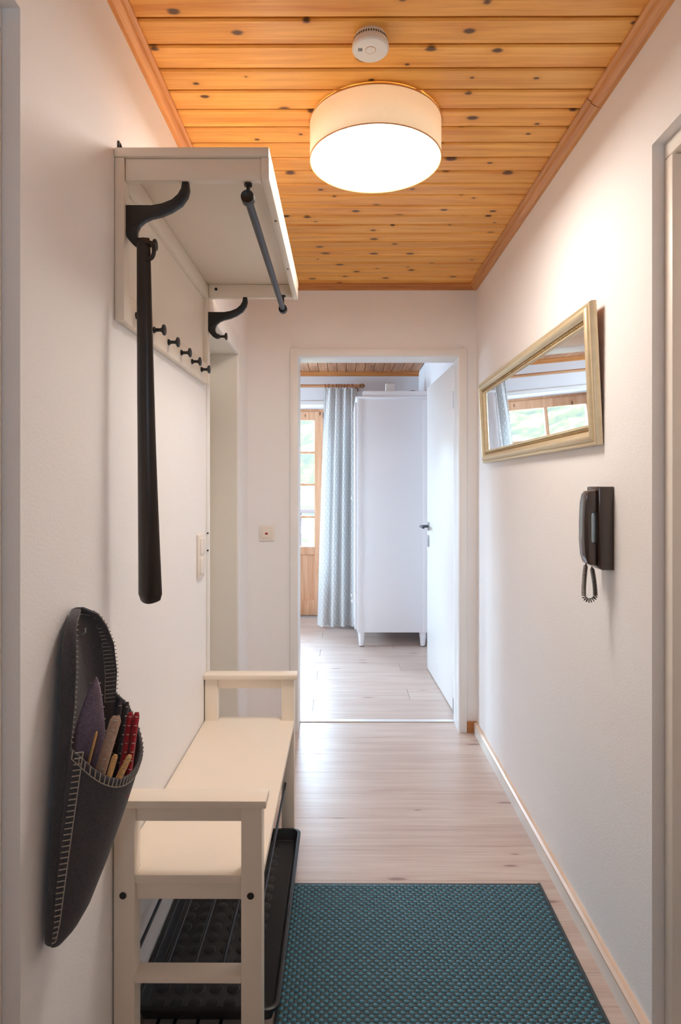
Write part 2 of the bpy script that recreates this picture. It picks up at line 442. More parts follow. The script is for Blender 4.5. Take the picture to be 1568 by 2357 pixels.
B().prism(rprof(), 'y', YF, 1.699).done('moulding_length', M['pine_trim'], t2)
B().prism([(x - (0.0015 if x < XR else 0), z) for x, z in rprof()], 'y', 1.7015, YE0).done('moulding_length', M['pine_trim'], t2)
struct(B().prism([(YE0, ZC), (YE0 - 0.036, ZC), (YE0 - 0.036, ZC - 0.006), (YE0 - 0.026, ZC - 0.012), (YE0 - 0.022, ZC - 0.02), (YE0 - 0.008, ZC - 0.026), (YE0, ZC - 0.027)], 'x', XL, XR), 'trim_3', M['pine_trim_x'], 'pine ceiling moulding across the end wall')

# ---- hall walls
LO0, LO1, LOZ = 0.10, 0.968, 2.057      # near left doorway
WC0, WC1, WCZ = 2.293, 2.965, 1.953     # left doorway further on
RO0, RO1, ROZ = 0.55, 1.424, 2.092      # near right doorway
TW = 0.17
w = B()
w.box(XL - TW, XL, YF - 0.1, LO0, 0, ZC + 0.06).box(XL - TW, XL, LO0, LO1, LOZ, ZC + 0.06)
w.box(XL - TW, XL, LO1, WC0, 0, ZC + 0.06).box(XL - TW, XL, WC0, WC1, WCZ, ZC + 0.06).box(XL - TW, XL, WC1, YE1, 0, ZC + 0.06)
struct(w, 'wall_left', M['plaster'], 'rough white plaster wall behind the bench and coat rack')
w = B()
w.box(XR, XR + TW, YF - 0.1, RO0, 0, ZC + 0.06).box(XR, XR + TW, RO0, RO1, ROZ, ZC + 0.06).box(XR, XR + TW, RO1, YE1, 0, ZC + 0.06)
struct(w, 'wall_right', M['plaster'], 'rough white plaster wall carrying the mirror and door phone')
DX0, DX1, DZ = -0.236, 0.616, 1.995     # bedroom doorway
w = B()
w.box(BXL - 0.15, XL - 0.17, YE0, YE1, 0, ZC + 0.06)
w.box(XL, DX0 - 0.002, YE0, YE1, 0, ZC + 0.06).box(DX0 - 0.002, DX1 + 0.002, YE0, YE1, DZ + 0.002, ZC + 0.06).box(DX1 + 0.002, XR, YE0, YE1, 0, ZC + 0.06)
struct(w, 'wall_back', M['plaster'], 'white end wall of the hall around the bedroom doorway')
w = B()
EX0, EX1, EZ0, EZ1 = 0.0, 0.22, 1.62, 1.95
w.box(XL, EX0, YF - 0.1, YF, 0, ZC + 0.06).box(EX1, XR, YF - 0.1, YF, 0, ZC + 0.06)
w.box(EX0, EX1, YF - 0.1, YF, 0, EZ0).box(EX0, EX1, YF - 0.1, YF, EZ1, ZC + 0.06)
struct(w, 'wall_front', M['plaster'])
wn = structure('fill_window_1', (0.1, YF - 0.05, 0))  # unseen window added behind the camera, sized as weak daylight fill
f = B(); f.box(EX0, EX0 + 0.04, YF - 0.08, YF - 0.03, EZ0, EZ1).box(EX1 - 0.04, EX1, YF - 0.08, YF - 0.03, EZ0, EZ1)
f.box(EX0 + 0.04, EX1 - 0.04, YF - 0.08, YF - 0.03, EZ0, EZ0 + 0.04).box(EX0 + 0.04, EX1 - 0.04, YF - 0.08, YF - 0.03, EZ1 - 0.04, EZ1)
f.done('window_frame', M['lacquer'], wn); B().box(EX0 + 0.04, EX1 - 0.04, YF - 0.058, YF - 0.054, EZ0 + 0.04, EZ1 - 0.04).done('pane', M['glass'], wn)

# ---- bedroom shell
w = B()                                  # back wall with deep balcony door opening
BD0, BD1, BDZ = -1.24, -0.16, 2.085
w.box(BXL - 0.15, BD0, YB, YB + 0.55, 0, ZC + 0.06).box(BD1, BXR + 0.15, YB, YB + 0.55, 0, ZC + 0.06).box(BD0, BD1, YB, YB + 0.55, BDZ, ZC + 0.06)
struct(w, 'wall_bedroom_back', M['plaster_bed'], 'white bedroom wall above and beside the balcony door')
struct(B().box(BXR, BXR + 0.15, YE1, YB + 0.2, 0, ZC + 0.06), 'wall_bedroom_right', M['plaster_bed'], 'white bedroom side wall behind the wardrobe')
w = B(); LW0, LW1, LZ0, LZ1 = 4.35, 5.35, 1.0, 2.1
w.box(BXL - 0.15, BXL, YE1, LW0, 0, ZC + 0.06).box(BXL - 0.15, BXL, LW1, YB, 0, ZC + 0.06)
w.box(BXL - 0.15, BXL, LW0, LW1, 0, LZ0).box(BXL - 0.15, BXL, LW0, LW1, LZ1, ZC + 0.06)
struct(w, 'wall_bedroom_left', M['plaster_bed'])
wn = structure('fill_window_2', (BXL - 0.1, 4.85, 0))  # out-of-view window added to bring more daylight into the bedroom
f = B()
for y0, y1 in ((LW0, LW0 + 0.06), (4.82, 4.88), (LW1 - 0.06, LW1)): f.box(BXL - 0.12, BXL - 0.05, y0, y1, LZ0, LZ1, 0.004)
for z0, z1 in ((LZ0, LZ0 + 0.06), (LZ1 - 0.06, LZ1)): f.box(BXL - 0.12, BXL - 0.05, LW0 + 0.06, LW1 - 0.06, z0, z1, 0.004)
f.done('window_frame', M['pine_door'], wn)
for y0, y1 in ((LW0 + 0.06, 4.82), (4.88, LW1 - 0.06)): B().box(BXL - 0.09, BXL - 0.085, y0, y1, LZ0 + 0.06, LZ1 - 0.06).done('pane', M['glass'], wn)
# bedroom ceiling: boards along the depth
ce2 = B().box(BXL, BXR, YE1, YB, ZC + 0.011, ZC + 0.06).done('ceiling_bedroom', M['groove']); ce2['kind'] = 'structure'
ce2['label'] = 'brown pine board ceiling of the bedroom'
b0 = B(); b0.prism([(p[0], p[1] - ZC) for p in board_prof(0.0815)], 'y', YE1 - 4.6, YB - 4.6)
cb2 = b0.done('board', M['pine_bed'], ce2)
nb = int((BXR - BXL) / 0.0845)
for i in range(nb):
    o = cb2 if i == 0 else piece(cb2, 'board', ce2, (0, 0, 0))
    o.location = (BXR - 0.045 - i * 0.0845, 4.6, ZC)
struct(B().prism([(YB, ZC), (YB - 0.045, ZC), (YB - 0.045, ZC - 0.008), (YB - 0.03, ZC - 0.016), (YB - 0.012, ZC - 0.034), (YB, ZC - 0.036)], 'x', BXL, BXR), 'trim_4', M['pine_trim_x'], 'pine moulding along the bedroom ceiling edge')
struct(B().box(BD0 - 0.02, BD1 + 0.02, YB - 0.012, YB, BDZ - 0.012, BDZ + 0.024, 0.003), 'trim_5', M['lacquer'], 'white board edging the top of the balcony door recess')

# ---- bedroom doorway: lining, casing, leaf
d1 = structure('door_1', (0.19, YE0, 0), 'white doorway with its door swung open into the bedroom')
f = B(); CP = 0.012; cw = 0.043
f.box(DX0 - 0.012, DX0, YE0 - CP, YE1 + 0.004, 0, DZ, 0.001).box(DX1, DX1 + 0.012, YE0 - CP, YE1 - 0.03, 0, DZ, 0.001)
f.box(DX0 - 0.012, DX1 + 0.012, YE0 - CP, YE1 + 0.004, DZ, DZ + 0.012, 0.001)
f.done('lining', M['lacquer'], d1, smooth=True)
f = B()
f.box(DX0 - cw, DX0 - 0.0015, YE0 - CP - 0.006, YE0, 0, DZ + cw, 0.003).box(DX1 + 0.0015, DX1 + cw, YE0 - CP - 0.006, YE0, 0, DZ + cw, 0.003)
f.box(DX0 - cw + 0.001, DX1 + cw - 0.001, YE0 - CP - 0.0055, YE0, DZ + 0.0015, DZ + cw, 0.003)
f.done('casing', M['casing'], d1, smooth=True)
B().box(DX0, DX1, YE1 - 0.022, YE1 + 0.012, 0.0, 0.005, 0.002).done('threshold', M['alu'], d1)
# leaf from hinge (0.640, 3.52) to free edge (0.605, 4.42)
hx, hy, fx, fy = 0.640, 3.515, 0.605, 4.42
ang = math.atan2(fy - hy, fx - hx); ll = math.hypot(fx - hx, fy - hy)
lf = B().box(0, ll, -0.040, 0.0, 0.006, 2.012, 0.003)
leaf = lf.done('door_leaf', M['lacquer'], None, smooth=True)
leaf.parent = d1; leaf.location = Vector((hx, hy, 0)) - d1.location; leaf.rotation_euler = (0, 0, ang)
def on_leaf(b, name, mat, smooth=True):
    o = b.done(name, mat, None, smooth=smooth); o.parent = leaf; return o
# local x along leaf (0 hinge .. ll free edge), local +y = hall/left side after rotation
zh = 1.305 - 90 / 321.0
hb = B(); hb.box(ll - 0.085, ll - 0.04, 0.0, 0.007, zh - 0.03, zh + 0.03, 0.002)
on_leaf(hb, 'escutcheon', M['steel'])
hb = B(); hb.tube([(ll - 0.062, 0.005, zh), (ll - 0.062, 0.045, zh), (ll - 0.066, 0.054, zh), (ll - 0.075, 0.058, zh), (ll - 0.185, 0.058, zh)], 0.0095, 12)
on_leaf(hb, 'lever', M['gunmetal'])
hb = B(); hb.box(ll - 0.085, ll - 0.04, 0.0, 0.006, 1.305 - 128 / 321.0 - 0.026, 1.305 - 112 / 321.0 + 0.006, 0.002)
on_leaf(hb, 'keyhole_plate', M['steel'])
hb = B(); hb.tube([(0.0, 0.006, 0.012), (0.0, 0.006, 0.10)], 0.008, 12); hb.tube([(0.0, 0.006, 1.75), (0.0, 0.006, 1.85)], 0.008, 12)
on_leaf(hb, 'hinge', M['steel'])

# ---- left doorway beyond the bench
d2 = structure('door_2', (XL, 2.62, 0), 'recessed white doorway in the left wall beyond the bench')
f = B()
f.box(XL - TW + 0.0, XL + 0.001, WC1 - 0.018, WC1, 0, WCZ, 0.001).box(XL - TW, XL + 0.001, WC0, WC0 + 0.012, 0, WCZ, 0.001).box(XL - TW, XL + 0.001, WC0 + 0.012, WC1 - 0.018, WCZ - 0.014, WCZ, 0.001)
f.done('lining', M['lacquer_old'], d2)
f = B(); f.box(XL, XL + 0.011, WC1 - 0.018, WC1 + 0.07, 0, WCZ + 0.072, 0.002).box(XL, XL + 0.011, WC0 - 0.004, WC1 - 0.018, WCZ - 0.014, WCZ + 0.072, 0.002)
f.box(XL, XL + 0.011, WC0 - 0.004, WC0 + 0.012, 0, WCZ - 0.014, 0.002)
f.done('casing', M['casing'], d2, smooth=True)
B().box(XL - TW + 0.0, XL - TW + 0.04, WC0 + 0.012, WC1 - 0.018, 0.004, WCZ - 0.014).done('door_leaf', M['lacquer'], d2)
for z in (1.132, 1.068): B().lathe([(0.0035, 0), (0.0035, 0.002)], (XL + 0.006, WC0 - 0.006, z), 'y', 10).done('screw', M['screw'], d2)

# ---- the two doorways beside the camera
def side_door(name, sx, xw, y0, y1, z1, label):
    d = structure(name, (xw, (y0 + y1) / 2, 0), label)
    xa = xw + sx * 0.027; xb = xw + sx * 0.085
    f = B()
    X = sorted((xa, xb))
    f.box(X[0], X[1], y1 - 0.036, y1, 0, z1 - 0.036, 0.006).box(X[0], X[1], y0, y0 + 0.036, 0, z1 - 0.036, 0.006).box(X[0], X[1], y0, y1, z1 - 0.036, z1, 0.006)
    f.done('door_frame', M['cream'], d, smooth=True)
    X = sorted((xb, xb + sx * 0.04))
    B().box(X[0], X[1], y0 + 0.005, y1 - 0.005, 0.004, z1 - 0.005, 0.002).done('door_leaf', M['cream'], d, smooth=True)
    hb = B(); hx_ = xb - sx * 0.0
    hb.tube([(hx_, y0 + 0.09, 1.03), (hx_ - sx * 0.045, y0 + 0.09, 1.03), (hx_ - sx * 0.05, y0 + 0.1, 1.03), (hx_ - sx * 0.05, y0 + 0.2, 1.03)], 0.009, 10)
    hb.done('door_handle', M['steel'], d, smooth=True)
side_door('door_3', -1, XL, LO0, LO1, LOZ, 'doorway at the left edge beside the camera')
side_door('door_4', 1, XR, RO0, RO1, ROZ, 'doorway at the right edge beside the camera')

# ---- skirting
bs = structure('baseboard_right', (XR, 2.35, 0), 'low skirting board along the right wall with oak coloured top')
B().prism([(XR, 0.0), (XR - 0.019, 0.0), (XR - 0.019, 0.047), (XR, 0.047)], 'y', RO1, 3.262).done('face_board', M['skirt'], bs)
B().prism([(XR, 0.047), (XR - 0.0195, 0.047), (XR - 0.0195, 0.053), (XR - 0.012, 0.059), (XR, 0.060)], 'y', RO1, 3.262).done('top_strip', M['skirt_top'], bs)
struct(B().box(DX1 + cw + 0.001, XR, YE0 - 0.018, YE0, 0, 0.058, 0.003), 'baseboard_back', M['raw_wood'], 'short raw wood skirting end beside the bedroom doorway')
struct(B().box(XL, DX0 - cw - 0.001, YE0 - 0.018, YE0, 0, 0.058, 0.003), 'baseboard_left', M['raw_wood'], 'short raw wood skirting left of the bedroom doorway')

# ---- balcony door
d5 = structure('door_5', (-0.62, 6.2, 0), 'glazed pine balcony door seen through the bedroom doorway')
Y0, Y1 = 6.20, 6.256
fr = B()
fr.box(BD0, BD0 + 0.045, 6.215, 6.30, 0, BDZ, 0.003).box(BD1 - 0.045, BD1, 6.215, 6.30, 0, BDZ, 0.003).box(BD0 + 0.045, BD1 - 0.045, 6.215, 6.30, 2.062, BDZ, 0.003)
fr.done('door_frame', M['pine_door'], d5, smooth=True)
lx0, lx1 = -1.188, -0.195
gx0, gx1 = lx0 + 0.088, lx1 - 0.088
gz0, gz1 = 0.70, 1.972
lf = B()
lf.box(lx0, gx0, Y0, Y1, 0.012, 2.06, 0.004).box(gx1, lx1, Y0, Y1, 0.012, 2.06, 0.004)
lf.box(gx0, gx1, Y0 + 0.0005, Y1, gz1, 2.06, 0.004).box(gx0, gx1, Y0 + 0.0005, Y1, gz0 - 0.08, gz0, 0.004).box(gx0, gx1, Y0 + 0.0005, Y1, 0.012, 0.165, 0.004)
leafb = lf.done('door_leaf', M['pine_door'], d5, smooth=True)
B().box(gx0, gx1, Y0 + 0.018, Y1 - 0.015, 0.165, gz0 - 0.08).done('panel', M['pine_door'], d5)
mx = (gx0 + gx1) / 2
B().box(mx - 0.016, mx + 0.016, Y0 + 0.006, Y1 - 0.006, gz0, gz1, 0.003).done('muntin', M['pine_door'], d5)
zs = [gz0, 1.0, 1.325, 1.648, gz1]
for z in zs[1:4]: B().box(gx0, gx1, Y0 + 0.008, Y1 - 0.008, z - 0.011, z + 0.011, 0.003).done('muntin', M['pine_door'], d5)
for (xa, xb) in ((gx0, mx - 0.016), (mx + 0.016, gx1)):
    for za, zb in zip(zs, zs[1:]):
        B().box(xa, xb, Y0 + 0.026, Y0 + 0.030, za + 0.011, zb - 0.011).done('pane', M['glass'], d5)
B().box(BD0, BD1, 6.15, 6.32, 0, 0.011, 0.002).done('door_sill', M['steel'], d5)
B().box(lx1 - 0.004, lx1 + 0.012, Y0 - 0.012, Y0, 1.99, 2.05, 0.002).done('hinge', M['gunmetal'], d5)

# ---- outside
struct(B().box(-5, 3, 6.36, 7.75, -0.25, -0.02), 'terrace_floor', M['concrete'])
rl = thing('balcony_railing', (-0.8, 7.6, -0.02), 'brown board balcony railing seen through the glass door', 'railing')
B().box(-4, 2.5, 7.56, 7.66, 0.98, 1.03, 0.006).done('handrail', M['rail_ext'], rl)
B().box(-4, 2.5, 7.59, 7.64, 0.18, 0.24, 0.004).done('bottom_rail', M['rail_ext'], rl)
src = B().box(-0.075, 0.075, 0, 0.022, 0.06, 0.90, 0.004).done('slat', M['rail_ext'], rl)
src.location = (-1.2, 0, 0.0)
for i in range(1, 16): piece(src, 'slat', rl, (-1.2 + i * 0.168, 0, 0.0))
for x in (-2.4, -0.55, 1.5): B().box(x - 0.04, x + 0.04, 7.62, 7.70, -0.02, 0.98, 0.004).done('post', M['rail_ext'], rl)
hm = bmesh.new()
gxn, gyn = 60, 40; vv = []
for j in range(gyn + 1):
    for i in range(gxn + 1):
        x = -90 + 180 * i / gxn; y = 14 + 120 * j / gyn
        z = -7 + 0.26 * max(0, y - 22) + 1.6 * math.sin(x * 0.13 + y * 0.09) + 1.0 * math.sin(x * 0.41 - y * 0.3) + random.uniform(-0.7, 0.7)
        vv.append(hm.verts.new((x, y, z)))
for j in range(gyn):
    for i in range(gxn):
        a = j * (gxn + 1) + i
        hm.faces.new((vv[a], vv[a + 1], vv[a + gxn + 2], vv[a + gxn + 1]))
bb = B(); bb.bm.free(); bb.bm = hm
struct(bb, 'hill', M['hill'], 'sunlit green wooded hillside beyond the balcony', smooth=True)

# ================================================================== COAT RACK
Y0, Y1 = 1.366, 2.25
rk = thing('coat_rack', (XL, (Y0 + Y1) / 2, 1.67), 'white wall coat rack with hat shelf, black brackets and hanging rod', 'coat rack')
FX = -0.163
zt0, zt1, za = 2.0355, 2.056, 1.986
B().box(XL + 0.001, FX, Y0 - 0.004, Y1 + 0.02, zt0, zt1, 0.003).done('hat_shelf', M['bench'], rk, smooth=True)
for y0 in (Y0, Y1 - 0.036):
    B().box(XL + 0.001, XL + 0.022, y0, y0 + 0.036, 1.6755, zt0 - 0.0005, 0.002).done('upright', M['bench'], rk, smooth=True)
    ya = y0 + 0.004 if y0 == Y0 else y0 + 0.010
    B().box(XL + 0.024, FX - 0.0185, ya, ya + 0.018, za, zt0 - 0.0015, 0.0015).done('end_apron', M['bench'], rk, smooth=True)
B().box(FX - 0.018, FX, Y0 + 0.001, Y1, za, zt0 - 0.0005, 0.002).done('front_rail', M['bench'], rk, smooth=True)
B().box(XL + 0.001, XL + 0.020, Y0 + 0.0365, Y1 - 0.0365, zt0 - 0.052, zt0 - 0.001, 0.0015).done('wall_rail', M['bench'], rk, smooth=True)
B().box(XL + 0.001, XL + 0.019, Y0 + 0.0365, Y1 - 0.0365, 1.676, 1.745, 0.002).done('peg_rail', M['bench'], rk, smooth=True)
B().box(XL + 0.001, XL + 0.006, Y0 + 0.0365, Y1 - 0.0365, 1.7455, zt0 - 0.0525).done('back_panel', M['bench'], rk)
# brackets, traced as a plate in the x-z plane with real thickness
S_ = 1036.0
def bp_(cx, cy): return ((240 + cx * 0.1531 - 789) / S_, CAM_H + (1120 - 300 - cy * 0.1531) / S_)
bpts = [(303, 1095), (500, 1097), (690, 1098), (850, 1070), (1000, 1010), (1090, 930), (1138, 845), (1158, 735), (1250, 735), (1265, 860), (1238, 965), (1150, 1090), (1000, 1190),
        (840, 1255), (690, 1290), (590, 1335), (515, 1400), (475, 1480), (470, 1555), (520, 1625), (575, 1640), (575, 1735), (500, 1742), (420, 1700), (350, 1625), (310, 1560), (303, 1500)]
def bracket(y0, y1, yk):
    q = B().prism([bp_(*p) for p in bpts], 'y', y0, y1, 0.0018, 2)
    br = q.done('bracket', M['black_metal'], rk, smooth=True)
    kx, kz = bp_(575, 1687)
    q = B(); q.lathe([(0.0075, -0.004), (0.0048, 0.002), (0.0042, 0.012), (0.0055, 0.018), (0.0125, 0.0215), (0.0135, 0.0245), (0.012, 0.027), (0.006, 0.0285)], (kx, yk, kz), 'x', 20)
    q.done('hook_knob', M['black_metal'], br, smooth=True)
bracket(1.376, 1.391, 1.3835)
bracket(2.220, 2.235, 2.2275)
for y in (1.456, 1.59, 1.725, 1.86, 1.992, 2.126):
    q = B(); q.lathe([(0.0085, 0.0), (0.0085, 0.0035), (0.005, 0.006), (0.0045, 0.016), (0.006, 0.021), (0.0135, 0.0245), (0.0145, 0.0275), (0.0125, 0.030), (0.006, 0.0315)], (XL + 0.0192, y, 1.709), 'x', 24)
    q.done('peg', M['black_metal'], rk, smooth=True)
# hanging rod on two screw hooks
rod = B(); rod.tube([(-0.2124, 1.385, 1.9505), (-0.2124, 2.195, 1.9355)], 0.0095, 16)
rod = rod.done('clothes_rod', M['black_tube'], rk, smooth=True)
for y, z in ((1.385, 1.951), (2.195, 1.936)):
    q = B(); q.lathe([(0.0105, -0.004), (0.0145, -0.006), (0.0152, 0.004), (0.0152, 0.014), (0.013, 0.018), (0.0105, 0.018)], (-0.2124, y - 0.008, z), 'y', 24)
    q.tube([(-0.2124, y, z + 0.012), (-0.2124, y, za - 0.0035)], 0.0042, 10)
    q.lathe([(0.009, -0.006), (0.009, -0.001)], (-0.2124, y, za), 'z', 16)
    q.done('rod_holder', M['black_metal'], rod, smooth=True)
for y in (1.58, 1.93):
    B().lathe([(0.0035, -0.0012), (0.0035, 0.0005)], (-0.172, y, za), 'z', 12).done('screw', M['screw'], rk)
B().lathe([(0.0055, -0.0015), (0.0055, 0.0)], (-0.457, Y1 - 0.026, 2.017), 'y', 14).done('screw', M['screw'], rk)
q = B(); q.box(XL, XL + 0.004, Y0 + 0.02, Y0 + 0.036, zt1, zt1 + 0.028, 0.001).box(XL + 0.004, XL + 0.018, Y0 + 0.02, Y0 + 0.036, zt1, zt1 + 0.004, 0.001)
q.prism([(XL + 0.004, zt1 + 0.004), (XL + 0.016, zt1 + 0.004), (XL + 0.004, zt1 + 0.024)], 'y', Y0 + 0.026, Y0 + 0.029)
q.done('wall_bracket', M['black_metal'], rk)

# ================================================================== SHOEHORN
hn = thing('shoehorn', (-0.437, 1.365, 1.045), 'long dark brown shoehorn hanging from the rack bracket', 'shoehorn')
bm = bmesh.new(); rows = 40; cols = 12; grid = []
zt, zb = 1.857, 1.045
for j in range(rows + 1):
    t = j / rows
    z = zt + (zb - zt) * t
    hw = 0.0142 + 0.004 * min(1, t / 0.45) + 0.0075 * max(0, (t - 0.45) / 0.55) ** 1.3
    if t > 0.975: hw *= math.sqrt(max(0.05, 1 - ((t - 0.975) / 0.025) ** 2)) * 0.25 + 0.75
    if t < 0.02: hw *= 0.9 + 5 * t
    xc = -0.443 + 0.0125 * t ** 0.9
    row_ = []
    for i in range(cols + 1):
        s = -1 + 2 * i / cols
        yy = 1.367 + (0.004 + 0.010 * t) * s * s - 0.006 * math.sin(t * PI)
        zz = z
        if j == rows: zz += 0.006 * s * s
        row_.append(bm.verts.new((xc + hw * s, yy, zz)))
    grid.append(row_)
for j in range(rows):
    for i in range(cols): bm.faces.new((grid[j][i], grid[j][i + 1], grid[j + 1][i + 1], grid[j + 1][i]))
bb = B(); bb.bm.free(); bb.bm = bm
blade = bb.done('blade', M['horn'], hn, smooth=True)
md = blade.modifiers.new('thickness', 'SOLIDIFY'); md.thickness = 0.004; md.offset = 0
q = B(); pts = []
for k in range(25):
    a = PI * 0.5 - k / 24 * PI * 1.0
    pts.append((-0.428 + 0.0095 * math.cos(a), 1.366, 1.828 + 0.018 * math.sin(a)))
pts = [(-0.436, 1.366, 1.848)] + pts + [(-0.436, 1.366, 1.808)]
q.tube(pts, 0.0048, 10); q.done('hook_loop', M['horn'], hn, smooth=True)

# ================================================================== BENCH
bn = thing('shoe_bench', (-0.34, 1.80, 0), 'white painted wooden shoe bench with low arm frames along the left wall', 'bench')
BX0, BX1 = -0.503, -0.177
LW = 0.046; LT = 0.041
AT = 0.619
ends = (1.352, 2.249)
for y0 in ends:
    for x0 in (BX0, BX1 - LW):
        lg = B().box(x0, x0 + LW, y0, y0 + LT, 0.0, AT - 0.0175, 0.002).done('leg', M['bench'], bn, smooth=True)
        B().lathe([(0.0078, -0.0018), (0.0066, -0.0022), (0.0066, 0.0)], (x0 + LW / 2 - 0.002, y0, 0.408), 'y', 20).done('screw_cap', M['screw'], lg)
    B().box(max(XL + 0.001, BX0 - 0.010), BX1 + 0.010, y0 - 0.008, y0 + LT + 0.008, AT - 0.017, AT, 0.002).done('armrest', M['bench'], bn, smooth=True)
    B().box(BX0 + LW, BX1 - LW, y0 + 0.009, y0 + 0.031, 0.566, AT - 0.0172, 0.0015).done('top_rail', M['bench'], bn, smooth=True)
    B().box(BX0 + LW, BX1 - LW, y0 + 0.009, y0 + 0.031, 0.394, 0.4325, 0.0015).done('seat_rail', M['bench'], bn, smooth=True)
    B().box(BX0 + LW, BX1 - LW, y0, y0 + LT, 0.2147, 0.230, 0.0015).done('cross_rail', M['bench'], bn, smooth=True)
    B().box(BX0 + LW, BX1 - LW, y0, y0 + LT, 0.022, 0.038, 0.0015).done('cross_rail', M['bench'], bn, smooth=True)
ya, yb_ = ends[0] + 0.002, ends[1] + LT - 0.002
ni = 0.0003
sp = [(BX0 + LW + ni, ya), (BX1 - LW - ni, ya), (BX1 - LW - ni, ends[0] + LT + ni), (BX1, ends[0] + LT + ni), (BX1, ends[1] - ni), (BX1 - LW - ni, ends[1] - ni), (BX1 - LW - ni, yb_),
      (BX0 + LW + ni, yb_), (BX0 + LW + ni, ends[1] - ni), (BX0, ends[1] - ni), (BX0, ends[0] + LT + ni), (BX0 + LW + ni, ends[0] + LT + ni)]
B().prism(sp, 'z', 0.4327, 0.4515, 0.0015, 2).done('seat', M['bench'], bn, smooth=True)
for z, xs in ((0.2225, (-0.209, -0.272, -0.335, -0.398, -0.478)), (0.030, (-0.235, -0.29, -0.345, -0.40, -0.44))):
    for x in xs:
        B().tube([(x, ends[0] + LT - 0.006, z), (x, ends[1] + 0.006, z)], 0.0042, 10).done('shelf_rod', M['black_tube'], bn, smooth=True)

# ================================================================== SHOE TRAY
ty0, ty1, tx0, tx1 = 1.452, 2.228, -0.500, -0.150
tr = thing('shoe_tray', ((tx0 + tx1) / 2, (ty0 + ty1) / 2, 0.035), 'black studded plastic shoe tray lying under the white bench', 'tray')
def rrect(x0, x1, y0, y1, r, n=6):
    out = []
    for cx, cy, a0 in ((x1 - r, y1 - r, 0), (x0 + r, y1 - r, PI / 2), (x0 + r, y0 + r, PI), (x1 - r, y0 + r, 1.5 * PI)):
        for k in range(n + 1):
            a = a0 + PI / 2 * k / n; out.append((cx + r * math.cos(a), cy + r * math.sin(a)))
    return out
def loops(bm, lst, cap0=True, cap1=True):
    rings = [[bm.verts.new((x, y, z)) for x, y in pts] for pts, z in lst]
    fs = []
    for A, Bq in zip(rings, rings[1:]):
        m = len(A)
        for k in range(m): fs.append(bm.faces.new((A[k], A[(k + 1) % m], Bq[(k + 1) % m], Bq[k])))
    if cap0: fs.append(bm.faces.new(rings[0][::-1]))
    if cap1: fs.append(bm.faces.new(rings[-1]))
    bmesh.ops.recalc_face_normals(bm, faces=fs)
def ins(d, r): return rrect(tx0 + d, tx1 - d, ty0 + d, ty1 - d, max(0.006, r - d))
q = B()
loops(q.bm, [(ins(0.018, 0.03), 0.0345), (ins(0.009, 0.03), 0.064), (ins(0.0, 0.03), 0.064), (ins(0.0, 0.03), 0.071), (ins(0.003, 0.03), 0.073), (ins(0.010, 0.03), 0.073), (ins(0.0125, 0.03), 0.070), (ins(0.021, 0.03), 0.040), (ins(0.024, 0.03), 0.0385)])
body = q.done('tray_body', M['black_plastic'], tr, smooth=True)
q = B()
x = tx0 + 0.05
while x < -0.19:
    y = ty0 + 0.06
    while y < ty1 - 0.045:
        q.lathe([(0.0165, 0.0), (0.0155, 0.0012), (0.0148, 0.0014)], (x, y, 0.0385), 'z', 16); y += 0.0435
    x += 0.0435
tag(q.done('stud_pattern', M['black_plastic'], tr, smooth=True), kind='stuff')

# ================================================================== RUG
rx0, rx1, ry0, ry1 = -0.166, 0.648, 0.82, 2.026
rg = thing('woven_rug', ((rx0 + rx1) / 2, (ry0 + ry1) / 2, 0), 'teal and black basket weave runner rug on the hall floor', 'rug')
B().box(rx0, rx1, ry0, ry1, 0.0003, 0.0035, 0.001).done('backing', M['rug_dark'], rg)
cx, cy = 0.0112, 0.0110
ncx = int((rx1 - rx0 - 0.014) / cx); ncy = int((ry1 - ry0 - 0.012) / cy)
V = {0: [], 1: []}; Fc = {0: [], 1: []}
prof = [(0.0, 0.25), (0.12, 0.82), (0.5, 1.0), (0.88, 0.82), (1.0, 0.25)]
for j in range(ncy):
    for i in range(ncx):
        k = (i + j) % 2
        h = 0.0036 if k == 0 else 0.0018
        gx = -0.04 if k == 0 else 0.0
        gy = 0.07 if k == 0 else 0.05
        xa = rx0 + 0.007 + i * cx; yb2 = ry0 + 0.007 + j * cy
        base = len(V[k]); wob = random.uniform(-0.0004, 0.0004)
        for (px_, hz) in prof:
            for (py_, e) in ((gy, 0.25), (gy + 0.14, 1.0), (1 - gy - 0.14, 1.0), (1 - gy, 0.25)):
                V[k].append((xa + cx * (gx + px_ * (1 - 2 * gx)), yb2 + cy * py_ + wob, 0.0030 + h * hz * e))
        for a in range(4):
            for b_ in range(3):
                p = base + a * 4 + b_
                Fc[k].append((p, p + 4, p + 5, p + 1))
for k, nm, mt in ((0, 'weave', M['rug_teal']), (1, 'weave', M['rug_dark'])):
    me = bpy.data.meshes.new(nm); off = rg.location
    me.from_pydata([(v[0] - off.x, v[1] - off.y, v[2]) for v in V[k]], [], Fc[k]); me.materials.append(mt)
    for p in me.polygons: p.use_smooth = True
    o = bpy.data.objects.new(nm, me); C.objects.link(o); o.parent = rg; o['kind'] = 'stuff'
    o['label'] = 'raised teal strands' if k == 0 else 'sunken black strands'
for x in (rx0 + 0.004, rx1 - 0.004): B().box(x - 0.004, x + 0.004, ry0, ry1, 0.002, 0.0062, 0.0015).done('edge_binding', M['rug_dark'], rg)

